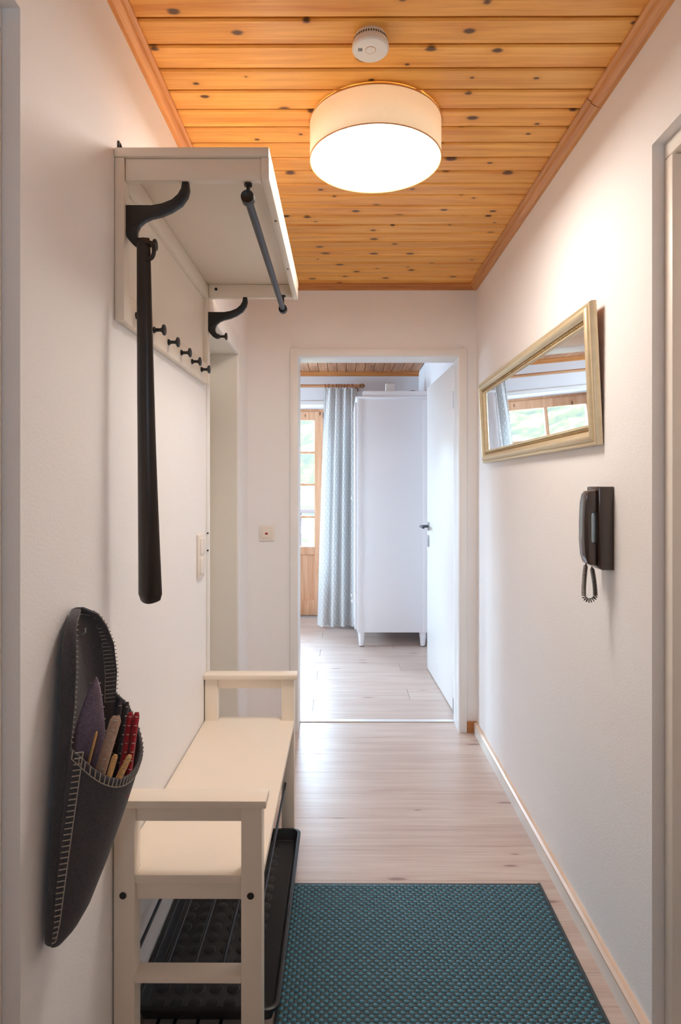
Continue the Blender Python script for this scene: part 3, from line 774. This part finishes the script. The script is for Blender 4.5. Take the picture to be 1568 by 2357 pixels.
# ================================================================== FELT SLIPPER HOLDER
Xw = XL
fh = thing('felt_slipper_holder', (Xw, 1.12, 0.53), 'big charcoal felt slipper pouch hanging on the left wall, full of guest slippers', 'slipper holder')
import bisect
def interp(tab, z):
    if z <= tab[0][0]: return tab[0][1:]
    if z >= tab[-1][0]: return tab[-1][1:]
    i = bisect.bisect_right([r[0] for r in tab], z) - 1
    a, b_ = tab[i], tab[i + 1]; t = (z - a[0]) / (b_[0] - a[0])
    return tuple(p + (q_ - p) * t for p, q_ in zip(a[1:], b_[1:]))
#        z      Yc     half  seam  bulge
tab = [(0.530, 1.045, 0.004, 0.018, 0.004),
       (0.536, 1.047, 0.018, 0.020, 0.012),
       (0.552, 1.055, 0.030, 0.024, 0.024),
       (0.580, 1.066, 0.043, 0.028, 0.036),
       (0.640, 1.086, 0.061, 0.031, 0.054),
       (0.720, 1.112, 0.081, 0.035, 0.074),
       (0.800, 1.136, 0.098, 0.040, 0.090),
       (0.860, 1.150, 0.104, 0.044, 0.096),
       (0.930, 1.153, 0.100, 0.048, 0.090),
       (0.990, 1.148, 0.088, 0.048, 0.080),
       (1.030, 1.144, 0.071, 0.042, 0.070),
       (1.056, 1.143, 0.052, 0.035, 0.060),
       (1.070, 1.142, 0.032, 0.028, 0.050),
       (1.078, 1.142, 0.006, 0.024, 0.050)]
# back panel
def back_pt(z, s):
    yc, hw, seam, bul = interp(tab, z)
    return Vector((Xw + 0.008 + (seam - 0.008) * abs(s) ** 5, yc + hw * (s * 1.12 if abs(s) < 0.7 else math.copysign(0.784 + (abs(s) - 0.7) * 0.72, s)), z))
def front_pt(z, s):
    yc, hw, seam, bul = interp(tab, z)
    a = s * PI / 2
    return Vector((Xw + seam + bul * (math.cos(a) ** 0.8 if math.cos(a) > 0 else 0), yc + hw * math.sin(a) * 1.0, z))
zl = []
z = 0.530
while z < 1.0781: zl.append(z); z += 0.010
zl[-1] = 1.078
bm = bmesh.new(); nS = 18
g = [[bm.verts.new(back_pt(z, -1 + 2 * i / nS)) for i in range(nS + 1)] for z in zl]
for j in range(len(zl) - 1):
    for i in range(nS): bm.faces.new((g[j][i], g[j][i + 1], g[j + 1][i + 1], g[j + 1][i]))
bb = B(); bb.bm.free(); bb.bm = bm
bk = bb.done('back_panel', M['felt'], fh, smooth=True)
md = bk.modifiers.new('thickness', 'SOLIDIFY'); md.thickness = 0.005; md.offset = 0
def rim_z(s): return 0.788 + 0.085 * abs(s) ** 2.2 + 0.012 * s
bm = bmesh.new(); nR = 40; nS2 = 28
g = []
for j in range(nR + 1):
    r_ = []
    for i in range(nS2 + 1):
        s = -1 + 2 * i / nS2
        z = 0.530 + (rim_z(s) - 0.530) * (j / nR)
        r_.append(bm.verts.new(front_pt(z, s)))
    g.append(r_)
for j in range(nR):
    for i in range(nS2): bm.faces.new((g[j][i], g[j][i + 1], g[j + 1][i + 1], g[j + 1][i]))
bb = B(); bb.bm.free(); bb.bm = bm
fp = bb.done('front_pocket', M['felt'], fh, smooth=True)
md = fp.modifiers.new('thickness', 'SOLIDIFY'); md.thickness = 0.005; md.offset = 0
# blanket stitching
def stitch(b, path, dirs, lng, r=0.0011, step=1):
    b.tube(path, r * 0.9, 5)
    for k in range(0, len(path), step):
        p = Vector(path[k]); b.tube([p, p + Vector(dirs[k]) * lng], r, 5)
q = B()
rp, rd, rin = [], [], []
for k in range(33):
    s = -0.98 + 1.96 * k / 32
    p = front_pt(rim_z(s) - 0.013, s); p2 = front_pt(rim_z(s), s)
    nrm = Vector((math.cos(s * PI / 2), math.sin(s * PI / 2), 0)) * 0.0034
    rp.append(p + nrm); rd.append((p2 - p) / 0.013)
stitch(q, rp, rd, 0.0135)
sp_, sd_ = [], []
for k in range(34):
    z = 0.548 + (0.855 - 0.548) * k / 33
    p = front_pt(z, -0.90); e = back_pt(z, -1.0)
    nrm = Vector((0.5, -0.8, 0)) * 0.0034
    dv = (e - p); sp_.append(p + nrm); sd_.append(dv.normalized() * min(0.012, dv.length))
for k in range(0, 34):
    q.tube([sp_[k], sp_[k] + sd_[k] * 1.0 + Vector((0, -0.0034, 0))], 0.0011, 5)
q.tube(sp_, 0.001, 5)
# edge of the upper back panel
up = []
for k in range(25): up.append((0.87 + (1.068 - 0.87) * k / 24, 1))
tp = [(1.075, 0.6), (1.077, 0.2), (1.077, -0.2), (1.075, -0.6)]
dn = [(0.87 + (1.068 - 0.87) * (24 - k) / 24, -1) for k in range(25)]
path, dirs = [], []
for z, s in up + tp + dn:
    s_in = s * 0.84 if abs(s) == 1 else s
    z_in = z - (0.012 if z > 1.052 else 0)
    p = back_pt(z_in, s_in) + Vector((0.0036, 0, 0)); e = back_pt(z, s) + Vector((0.0036, 0, 0))
    path.append(p); dirs.append(e - p)
q.tube(path, 0.001, 5)
for p, d in zip(path, dirs): q.tube([p, p + d], 0.0011, 5)
tag(q.done('stitching', M['thread'], fh, smooth=True), 'pale blanket stitching')
q = B(); q.tube([(Xw + 0.010, 1.150, 1.030), (Xw + 0.022, 1.150, 1.030), (Xw + 0.026, 1.150, 1.034), (Xw + 0.026, 1.150, 1.041)], 0.0018, 8)
q.done('wall_hook', M['steel'], fh, smooth=True)

# guest slippers standing in the pouch
def slipper(name, label, mat, tip, foot, wid, thick, wdir, dots=True, group='felt guest slippers in the wall pouch'):
    """flat leaf-shaped felt sole; tip/foot end points of its axis, wdir the direction of its width"""
    tip, foot = Vector(tip), Vector(foot)
    ax = (foot - tip); ln = ax.length; ax.normalize()
    wd = Vector(wdir); wd = (wd - ax * wd.dot(ax)).normalized(); nr = ax.cross(wd)
    t = thing(name, tuple(foot), label, 'slipper', group)
    bm = bmesh.new(); n = 20; rings = []
    prof = lambda u: (math.sin(min(1.0, u * 1.02 + 0.02) * PI * 0.5) ** 0.75) * (1.0 if u < 0.8 else 1 - 0.18 * ((u - 0.8) / 0.2) ** 2)
    m = 12
    for j in range(n + 1):
        u = j / n; hw = max(0.002, wid / 2 * prof(u)); th = thick / 2 * min(1.0, 0.62 + u * 8)
        if j == 0: hw *= 0.5
        c = tip + ax * ln * u
        rings.append([bm.verts.new(c + wd * hw * (abs(math.cos(a)) ** 0.6) * (1 if math.cos(a) >= 0 else -1) + nr * th * math.sin(a)) for a in [2 * PI * k / m for k in range(m)]])
    fs = []
    for A, Bq in zip(rings, rings[1:]):
        for k in range(m): fs.append(bm.faces.new((A[k], A[(k + 1) % m], Bq[(k + 1) % m], Bq[k])))
    fs.append(bm.faces.new(rings[0][::-1])); fs.append(bm.faces.new(rings[-1]))
    bmesh.ops.recalc_face_normals(bm, faces=fs)
    bb = B(); bb.bm.free(); bb.bm = bm
    bb.done('sole', mat, t, smooth=True)
    if dots:
        q = B()
        for j in range(1, n - 2, 2):
            u = j / n; hw = wid / 2 * prof(u)
            c = tip + ax * ln * u
            for sd in (-1, 1):
                p = c + wd * hw * sd * 0.97
                q.tube([p - nr * thick * 0.18, p + wd * sd * 0.0022, p + nr * thick * 0.18], 0.0009, 5)
        q.done('stitching', M['thread'], t)
    return t
VW = (-0.35, 0.93, 0)
slipper('felt_slipper', 'broad mauve felt slipper sole at the left of the pouch', M['felt_purple'], (-0.453, 1.132, 0.955), (-0.466, 1.100, 0.745), 0.070, 0.009, (0.9, 0.40, 0))
slipper('felt_slipper', 'dark grey slipper tip poking out behind the taupe slipper', M['felt_dark'], (-0.427, 1.185, 0.893), (-0.446, 1.165, 0.730), 0.042, 0.009, VW)
slipper('felt_slipper', 'dark grey slipper tip beside the red slippers', M['felt_dark'], (-0.414, 1.185, 0.891), (-0.432, 1.165, 0.730), 0.042, 0.009, VW)
slipper('felt_slipper', 'long taupe slipper edge leaning right in the pouch middle', M['felt_taupe'], (-0.409, 1.115, 0.890), (-0.446, 1.085, 0.740), 0.046, 0.020, VW)
slipper('felt_slipper', 'thin ochre edged slipper between mauve and taupe slippers', M['felt_beige'], (-0.439, 1.100, 0.868), (-0.462, 1.072, 0.750), 0.030, 0.005, VW, False)
slipper('felt_slipper', 'inner red felt slipper with white stitches', M['felt_red'], (-0.396, 1.150, 0.884), (-0.412, 1.130, 0.740), 0.050, 0.0115, VW)
slipper('felt_slipper', 'outer red felt slipper against the pouch rim', M['felt_red'], (-0.384, 1.150, 0.884), (-0.399, 1.130, 0.740), 0.050, 0.0115, VW)
slipper('felt_slipper', 'short upright beige slipper at the pouch rim', M['felt_beige'], (-0.396, 1.074, 0.838), (-0.424, 1.068, 0.740), 0.026, 0.010, VW, False)
slipper('felt_slipper', 'beige slipper slanting right along the pouch rim', M['felt_beige'], (-0.378, 1.096, 0.828), (-0.414, 1.082, 0.750), 0.030, 0.010, VW)

# ================================================================== MIRROR
mr = thing('wall_mirror', (0.711, (1.685 + 3.05) / 2, 1.420), 'landscape mirror in a champagne gilt frame tilted off the right wall', 'mirror')
MW, MH = 3.05 - 1.685, 0.395
tilt = math.atan(0.0185 / 0.39)
RM = Matrix(((0, 0, -1), (1, 0, 0), (0, 1, 0)))        # local u -> Y, v -> Z, depth -> -X
RM = Matrix.Rotation(-tilt, 3, 'Y') @ RM
def frame_mesh(profile):
    bm = bmesh.new(); rings = []
    for w_, d in profile:
        u0, u1, v0, v1 = -MW / 2 + w_, MW / 2 - w_, w_, MH - w_
        rings.append([bm.verts.new(RM @ Vector(p)) for p in ((u0, v0, d), (u1, v0, d), (u1, v1, d), (u0, v1, d))])
    fs = []
    for A, Bq in zip(rings, rings[1:]):
        for k in range(4): fs.append(bm.faces.new((A[k], A[(k + 1) % 4], Bq[(k + 1) % 4], Bq[k])))
    bmesh.ops.recalc_face_normals(bm, faces=fs)
    return bm
def local_obj(bm, name, mat, parent, smooth=True):
    me = bpy.data.meshes.new(name); bm.to_mesh(me); bm.free(); me.materials.append(mat)
    if smooth:
        for p in me.polygons: p.use_smooth = True
        me.set_sharp_from_angle(angle=math.radians(35))
    o = bpy.data.objects.new(name, me); C.objects.link(o); o.parent = parent; return o
pf = [(0.0, 0.0), (0.0, 0.014), (0.003, 0.019), (0.008, 0.0205), (0.011, 0.0185), (0.013, 0.0215), (0.018, 0.0265), (0.026, 0.028), (0.032, 0.025), (0.037, 0.019), (0.040, 0.0165), (0.041, 0.0090),
      (0.052, 0.0090), (0.053, 0.0150), (0.057, 0.0155), (0.060, 0.011), (0.062, 0.006), (0.062, 0.0)]
local_obj(frame_mesh(pf), 'frame', M['gilt'], mr)
bm = bmesh.new()
vs = [bm.verts.new(RM @ Vector(p)) for p in ((-MW / 2 + 0.061, 0.061, 0.0075), (MW / 2 - 0.061, 0.061, 0.0075), (MW / 2 - 0.061, MH - 0.061, 0.0075), (-MW / 2 + 0.061, MH - 0.061, 0.0075))]
vb = [bm.verts.new(RM @ Vector(p)) for p in ((-MW / 2 + 0.061, 0.061, 0.004), (MW / 2 - 0.061, 0.061, 0.004), (MW / 2 - 0.061, MH - 0.061, 0.004), (-MW / 2 + 0.061, MH - 0.061, 0.004))]
bm.faces.new(vs); bm.faces.new(vb[::-1])
for k in range(4): bm.faces.new((vs[k], vb[k], vb[(k + 1) % 4], vs[(k + 1) % 4]))
bmesh.ops.recalc_face_normals(bm, faces=bm.faces)
local_obj(bm, 'mirror_glass', M['mirror'], mr, False)
bm = bmesh.new()
def bead(u, v, hor):
    r = bmesh.ops.create_icosphere(bm, subdivisions=1, radius=1.0)
    a, c = (0.0050, 0.0046) if hor else (0.0046, 0.0050)
    for x in r['verts']:
        x.co = RM @ Vector((u + x.co.x * a, v + x.co.y * c, 0.0115 + x.co.z * 0.0058))
nu = int((MW - 0.094) / 0.0130); nv = int((MH - 0.094) / 0.0130)
for k in range(nu + 1):
    u = -MW / 2 + 0.0465 + (MW - 0.093) * k / nu
    bead(u, 0.0465, True); bead(u, MH - 0.0465, True)
for k in range(1, nv):
    v = 0.0465 + (MH - 0.093) * k / nv
    bead(-MW / 2 + 0.0465, v, False); bead(MW / 2 - 0.0465, v, False)
tag(local_obj(bm, 'beading', M['gilt_dark'], mr), 'row of small gilt beads', kind='stuff')
bm = bmesh.new()
vs = []
for d in (-0.001, 0.004):
    vs.append([bm.verts.new(RM @ Vector(p)) for p in ((-MW / 2 + 0.004, 0.004, d), (MW / 2 - 0.004, 0.004, d), (MW / 2 - 0.004, MH - 0.004, d), (-MW / 2 + 0.004, MH - 0.004, d))])
bm.faces.new(vs[0]); bm.faces.new(vs[1])
for k in range(4): bm.faces.new((vs[0][k], vs[0][(k + 1) % 4], vs[1][(k + 1) % 4], vs[1][k]))
bmesh.ops.recalc_face_normals(bm, faces=bm.faces)
local_obj(bm, 'backing_board', M['raw_wood'], mr, False)

# ================================================================== DOOR PHONE
ph = thing('door_phone', (0.713, 1.66, 1.085), 'dark brown wall door phone with handset and coiled cord', 'intercom')
B().prism([(0.713, 1.085), (0.713, 1.305), (0.676, 1.305), (0.6735, 1.302), (0.6735, 1.095), (0.684, 1.085)], 'y', 1.622, 1.704, 0.003, 2).done('base', M['phone'], ph, smooth=True)
hp_ = [(0.6725, 1.296), (0.652, 1.293), (0.645, 1.284), (0.6405, 1.262), (0.6385, 1.215), (0.6385, 1.160), (0.6415, 1.122), (0.6475, 1.103), (0.6535, 1.098), (0.6725, 1.095),
       (0.6725, 1.154), (0.6595, 1.158), (0.6585, 1.164), (0.6585, 1.228), (0.6595, 1.234), (0.6725, 1.238)]
hb = B().prism(hp_, 'y', 1.632, 1.677, 0.003, 2)
for v_ in hb.bm.verts:
    if v_.co.x < 0.668: v_.co.x += 0.0020 * (v_.co.y - 1.632) / 0.045
hs_ = hb.done('handset', M['phone'], ph, smooth=True)
# coiled cord
path = []
P0, P1 = Vector((0.652, 1.655, 1.099)), Vector((0.6705, 1.665, 1.089))
nP = 700; turns = 54
ctr = []
for k in range(nP + 1):
    t = k / nP
    # long teardrop loop
    if t < 0.42: u = t / 0.42; c = Vector((0.652 - 0.006 * math.sin(u * PI * 0.55), 1.655, 1.099 - 0.085 * u))
    elif t > 0.58: u = (1 - t) / 0.42; c = Vector((0.6705 + 0.0065 * math.sin(u * PI * 0.55), 1.655 + 0.008 * (1 - u), 1.089 - 0.075 * u))
    else:
        u = (t - 0.42) / 0.16; xa = 0.652 - 0.006 * math.sin(PI * 0.55); xb = 0.6705 + 0.0065 * math.sin(PI * 0.55)
        c = Vector((xa + (xb - xa) * (0.5 - 0.5 * math.cos(u * PI)), 1.655, 1.014 - 0.0145 * math.sin(u * PI)))
    ctr.append(c)
for k in range(nP + 1):
    a = ctr[max(0, k - 3)]; b_ = ctr[min(nP, k + 3)]; t = (b_ - a).normalized()
    u = Vector((0, 1, 0)); u = (u - t * u.dot(t)).normalized(); w_ = t.cross(u)
    ang_ = 2 * PI * turns * k / nP
    r = 0.0052 * min(1, k / 25, (nP - k) / 25)
    path.append(ctr[k] + (u * math.cos(ang_) + w_ * math.sin(ang_)) * r)
B().tube(path, 0.0013, 5).done('coiled_cord', M['phone'], ph, smooth=True)

# ================================================================== SWITCHES
sw = thing('light_switch', (-0.405, YE0, 1.055), 'square cream light switch with red indicator on the end wall', 'switch')
B().box(-0.445, -0.365, YE0 - 0.009, YE0, 1.015, 1.095, 0.004, 3).done('switch_frame', M['switch'], sw, smooth=True)
rk2 = B().box(-0.4285, -0.3815, YE0 - 0.0135, YE0 - 0.007, 1.0305, 1.0785, 0.003, 3).done('rocker', M['switch'], sw, smooth=True)
B().box(-0.412, -0.398, YE0 - 0.0145, YE0 - 0.012, 1.050, 1.060, 0.0005).done('indicator', M['red'], rk2)
sw = thing('double_light_switch', (XL, 2.18, 1.06), 'tall cream double rocker switch on the left wall above the bench', 'switch')
B().box(XL, XL + 0.009, 2.138, 2.222, 0.982, 1.138, 0.003, 3).done('switch_frame', M['switch'], sw, smooth=True)
for z in (1.025, 1.095): B().box(XL + 0.007, XL + 0.0135, 2.152, 2.208, z - 0.029, z + 0.029, 0.003, 3).done('rocker', M['switch'], sw, smooth=True)

# ================================================================== CEILING LAMP
LX, LY, LR = 0.0963, 1.824, 0.193
lz0, lz1 = 2.2656, 2.370
lp = thing('ceiling_lamp', (LX, LY, ZC), 'round beige linen drum ceiling lamp, lit, with white diffuser', 'lamp')
def cyl_uv(r, z0, z1, name, mat, parent, n=96):
    bm = bmesh.new(); uvl = bm.loops.layers.uv.new('uv')
    A = [bm.verts.new((r * math.cos(2 * PI * k / n), r * math.sin(2 * PI * k / n), z0)) for k in range(n)]
    Bq = [bm.verts.new((r * math.cos(2 * PI * k / n), r * math.sin(2 * PI * k / n), z1)) for k in range(n)]
    for k in range(n):
        f_ = bm.faces.new((A[k], A[(k + 1) % n], Bq[(k + 1) % n], Bq[k]))
        for lo, (uu, vv_) in zip(f_.loops, ((k, 0), (k + 1, 0), (k + 1, 1), (k, 1))): lo[uvl].uv = (uu / n * 2 * PI * r, vv_ * (z1 - z0))
    o = local_obj(bm, name, mat, parent); return o
shd = cyl_uv(LR, lz0 - ZC, lz1 - ZC, 'lamp_shade', M['shade'], lp)
md = shd.modifiers.new('thickness', 'SOLIDIFY'); md.thickness = 0.003; md.offset = -1
q = B()
for z in (lz0, lz1):
    pts = [(LX + (LR + 0.0002) * math.cos(2 * PI * k / 72), LY + (LR + 0.0002) * math.sin(2 * PI * k / 72), z) for k in range(72)]
    q.tube(pts, 0.0018, 8, closed=True)
q.done('rim', M['shade_rim'], lp, smooth=True)
B().lathe([(LR - 0.006, 0.0), (LR - 0.006, 0.004)], (LX, LY, lz0 + 0.001), 'z', 72).done('diffuser', M['diffuser'], lp, smooth=True)
B().lathe([(0.055, -0.0125), (0.06, -0.0115), (0.06, 0.0)], (LX, LY, ZC), 'z', 32).done('ceiling_plate', M['white_plastic'], lp, smooth=True)
B().lathe([(LR - 0.0042, 0.0), (LR - 0.0042, 0.003)], (LX, LY, lz1 - 0.0045), 'z', 72).done('light_baffle', M['white_plastic'], lp, smooth=True)  # hidden disc added to narrow the light leaking up onto the ceiling

# ================================================================== SMOKE DETECTOR
SX, SY, SR = 0.0663, 1.472, 0.0438
sd = thing('smoke_detector', (SX, SY, ZC), 'round white smoke detector on the pine ceiling', 'smoke detector')
B().lathe([(SR * 0.86, 0.0), (SR * 0.88, -0.006), (SR * 0.90, -0.0075), (SR * 0.985, -0.018), (SR, -0.024), (SR, -0.029), (SR - 0.003, -0.0325), (SR - 0.010, -0.0335)], (SX, SY, ZC), 'z', 64).done('housing', M['white_plastic'], sd, smooth=True)
q = B()
for k in range(44):
    a = 2 * PI * k / 44
    bmv = q.bm.verts[:] if False else None
    c, s = math.cos(a), math.sin(a)
    r0, r1 = SR * 0.90, SR * 0.955
    t = Vector((-s, c, 0)) * 0.0013; o_ = Vector((SX, SY, ZC))
    p1 = o_ + Vector((c * (r0 + 0.0004), s * (r0 + 0.0004), -0.0085)); p2 = o_ + Vector((c * (r1 + 0.0004), s * (r1 + 0.0004), -0.0148))
    nv_ = Vector((c, s, -0.4)).normalized() * 0.0006
    vs = [q.bm.verts.new(x) for x in (p1 - t + nv_, p1 + t + nv_, p2 + t + nv_, p2 - t + nv_)]
    vb = [q.bm.verts.new(x) for x in (p1 - t - nv_ * 2, p1 + t - nv_ * 2, p2 + t - nv_ * 2, p2 - t - nv_ * 2)]
    q.bm.faces.new(vs); q.bm.faces.new(vb[::-1])
    for m_ in range(4): q.bm.faces.new((vs[m_], vb[m_], vb[(m_ + 1) % 4], vs[(m_ + 1) % 4]))
bmesh.ops.recalc_face_normals(q.bm, faces=q.bm.faces)
q.done('vent', M['dark'], sd)
q = B(); pts = [(SX + 0.012 * math.cos(2 * PI * k / 36), SY - 0.004 + 0.012 * math.sin(2 * PI * k / 36), ZC - 0.0337) for k in range(36)]
q.tube(pts, 0.0006, 6, closed=True); q.done('button_ring', M['shade_rim'], sd, smooth=True)
B().lathe([(0.0114, -0.0342), (0.0114, -0.033)], (SX, SY - 0.004, ZC), 'z', 36).done('test_button', M['white_plastic'], sd, smooth=True)
q = B()
for i in range(3):
    for j in range(3): q.box(SX - 0.029 + i * 0.0034, SX - 0.0268 + i * 0.0034, SY - 0.010 + j * 0.0034, SY - 0.0078 + j * 0.0034, ZC - 0.0340, ZC - 0.0325)
q.done('sounder_grille', M['dark'], sd)

# ================================================================== WARDROBE
wx0, wx1, wy0, wy1 = 0.116, 0.700, 5.01, 5.60
wd = thing('wardrobe', ((wx0 + wx1) / 2, (wy0 + wy1) / 2, 0), 'tall white wardrobe on tapered feet against the bedroom wall', 'wardrobe')
wz0, wz1 = 0.119, 2.020
q = B()
q.box(wx0, wx1, wy0 + 0.004, wy1, wz0, wz1, 0.003)
q.box(wx0 + 0.004, wx0 + 0.050, wy0, wy0 + 0.02, wz0 + 0.002, wz1 - 0.002, 0.002).box(wx1 - 0.05, wx1 - 0.004, wy0, wy0 + 0.02, wz0 + 0.002, wz1 - 0.002, 0.002)
q.done('carcass', M['wardrobe'], wd, smooth=True)
B().box(wx0 - 0.012, wx1, wy0 - 0.006, wy1, wz1, wz1 + 0.018, 0.004).done('top_board', M['wardrobe'], wd, smooth=True)
q = B()
out = [(wx0 + 0.045, wz1 + 0.018), (wx1 - 0.002, wz1 + 0.018), (wx1 - 0.002, wz1 + 0.064), (wx0 + 0.062, wz1 + 0.064)] + [(wx0 + 0.062 - 0.017 * math.sin(a), wz1 + 0.047 + 0.017 * math.cos(a)) for a in (0.5, 1.0, 1.57)]
q.prism(out, 'y', wy0 + 0.01, wy0 + 0.028, 0.002); q.done('crown_board', M['wardrobe'], wd, smooth=True)
for y0, y1, z0, z1 in ((wy0 + 0.012, (wy0 + wy1) / 2 - 0.002, 0.44, 1.99), ((wy0 + wy1) / 2 + 0.002, wy1 - 0.012, 0.44, 1.99)):
    dr = B().box(wx0 - 0.019, wx0 - 0.0005, y0, y1, z0, z1, 0.003).done('door', M['wardrobe'], wd, smooth=True)
    ky = y1 - 0.035 if y0 < 5.2 else y0 + 0.035
    B().lathe([(0.006, 0.0), (0.005, -0.010), (0.0125, -0.016), (0.0135, -0.022), (0.008, -0.027)], (wx0 - 0.019, ky, 1.206), 'x', 20).done('knob', M['white_plastic'], dr, smooth=True)
dr = B().box(wx0 - 0.019, wx0 - 0.0005, wy0 + 0.012, wy1 - 0.012, 0.14, 0.434, 0.003).done('drawer', M['wardrobe'], wd, smooth=True)
for ky in (wy0 + 0.16, wy1 - 0.16):
    B().lathe([(0.006, 0.0), (0.005, -0.010), (0.0125, -0.016), (0.0135, -0.022), (0.008, -0.027)], (wx0 - 0.019, ky, 0.345), 'x', 20).done('knob', M['white_plastic'], dr, smooth=True)
for x in (wx0 + 0.038, wx1 - 0.045):
    for y in (wy0 + 0.035, wy1 - 0.04):
        lg = B().lathe([(0.018, 0.006), (0.020, 0.012), (0.027, 0.085), (0.029, 0.098), (0.026, 0.102), (0.029, 0.107), (0.029, wz0)], (x, y, 0), 'z', 24).done('leg', M['wardrobe'], wd, smooth=True)
        B().lathe([(0.017, 0.0), (0.017, 0.0065)], (x, y, 0), 'z', 20).done('foot_pad', M['dark'], lg)
tz = wz1 + 0.018
bx = B().box(0.366, 0.446, 5.27, 5.31, tz, tz + 0.150, 0.006, 3)
bx.box(0.370, 0.442, 5.2695, 5.2702, tz + 0.01, tz + 0.14)
tag(bx.done('plastic_box', M['white_plastic'], None, smooth=True, origin=(0.406, 5.29, tz)), 'small upright white plastic box on top of the wardrobe', 'box')
q = B(); pts = []
for k in range(30):
    t = k / 29; pts.append((0.47 + 0.19 * t - 0.02 * math.sin(t * 6), 5.29 + 0.02 * math.sin(t * 4), tz + 0.0035 + (0.088 * math.sin(max(0, (t - 0.25)) / 0.75 * PI) ** 0.7 if t > 0.25 else 0)))
pts = [(0.449, 5.29, tz + 0.0035)] + pts
q.tube(pts, 0.0032, 8)
tag(q.done('power_cable', M['phone'], None, smooth=True, origin=(0.55, 5.29, tz)), 'thin brown cable looping up on top of the wardrobe', 'cable')

# ================================================================== CURTAIN AND ROD
CY, RZ = 5.68, 2.232
rd = thing('curtain_rod', (-0.9, CY, RZ), 'light wooden curtain rod above the balcony door', 'curtain rod')
q = B(); q.tube([(-2.1, CY, RZ), (0.150, CY, RZ)], 0.0145, 16)
q.done('rod', M['rod_wood'], rd, smooth=True)
B().lathe([(0.0145, 0.0), (0.0145, 0.006), (0.020, 0.010), (0.020, 0.014), (0.012, 0.018), (0.022, 0.030), (0.022, 0.036), (0.013, 0.048), (0.003, 0.056)], (0.150, CY, RZ), 'x', 20).done('finial', M['ring_wood'], rd, smooth=True)
q = B(); q.tube([(0.125, CY, RZ - 0.018), (0.125, YB, RZ - 0.018)], 0.008, 10); q.lathe([(0.022, -0.010), (0.022, 0.0)], (0.125, YB, RZ - 0.018), 'y', 16)
q.box(0.113, 0.137, CY - 0.015, CY + 0.015, RZ - 0.026, RZ - 0.0145, 0.003); q.done('rod_bracket', M['ring_wood'], rd, smooth=True)
for x in (-0.160, -0.128, -0.092, -0.058, -0.035, -0.012, 0.015, 0.045, 0.088):
    pts = [(x, CY + 0.0205 * math.cos(2 * PI * k / 24), RZ - 0.004 + 0.0205 * math.sin(2 * PI * k / 24)) for k in range(24)]
    B().tube(pts, 0.0042, 8, closed=True).done('ring', M['ring_wood'], rd, smooth=True)
cu = thing('curtain', (-0.03, CY, 0.026), 'gathered grey and white diamond patterned curtain beside the wardrobe', 'curtain')
bm = bmesh.new(); uvl = bm.loops.layers.uv.new('uv'); nx, nz = 220, 70
zt, zb = RZ - 0.0245, 0.026
g = []
for j in range(nz + 1):
    t = j / nz; z = zt + (zb - zt) * t
    xa = -0.172 - 0.070 * t ** 0.9; xb = 0.135 + 0.02 * t
    r_ = []
    for i in range(nx + 1):
        s = i / nx
        top = math.exp(-t * 9.0)
        main = 0.042 * math.sin(s * 2 * PI * 4.2 + 0.6 + 0.5 * math.sin(t * 2)) * (0.35 + 0.65 * min(1, t * 3))
        pleat = 0.013 * math.sin(s * 2 * PI * 15) * top + 0.008 * math.sin(s * 2 * PI * 9 + 1.0) * math.exp(-t * 3)
        sharp = 0.012 * math.sin(s * 2 * PI * 8.4 + 1.9) * (0.4 + 0.6 * t)
        x = xa + (xb - xa) * s + 0.006 * math.sin(s * 2 * PI * 4.2 + 2.0)
        dz = 0.006 * math.sin(s * 2 * PI * 15 + 1) * top if j == 0 else 0
        r_.append(bm.verts.new((x, CY - 0.004 + main + pleat + sharp - 0.01, z + dz)))
    g.append(r_)
for j in range(nz):
    for i in range(nx):
        f_ = bm.faces.new((g[j][i], g[j][i + 1], g[j + 1][i + 1], g[j + 1][i]))
        for lo, (a, b_) in zip(f_.loops, ((i, j), (i + 1, j), (i + 1, j + 1), (i, j + 1))):
            lo[uvl].uv = (a / nx * 0.78, (1 - b_ / nz) * (zt - zb))
bb = B(); bb.bm.free(); bb.bm = bm
bb.done('cloth', M['curtain'], cu, smooth=False)
for p in bpy.data.objects['cloth'].data.polygons: p.use_smooth = True
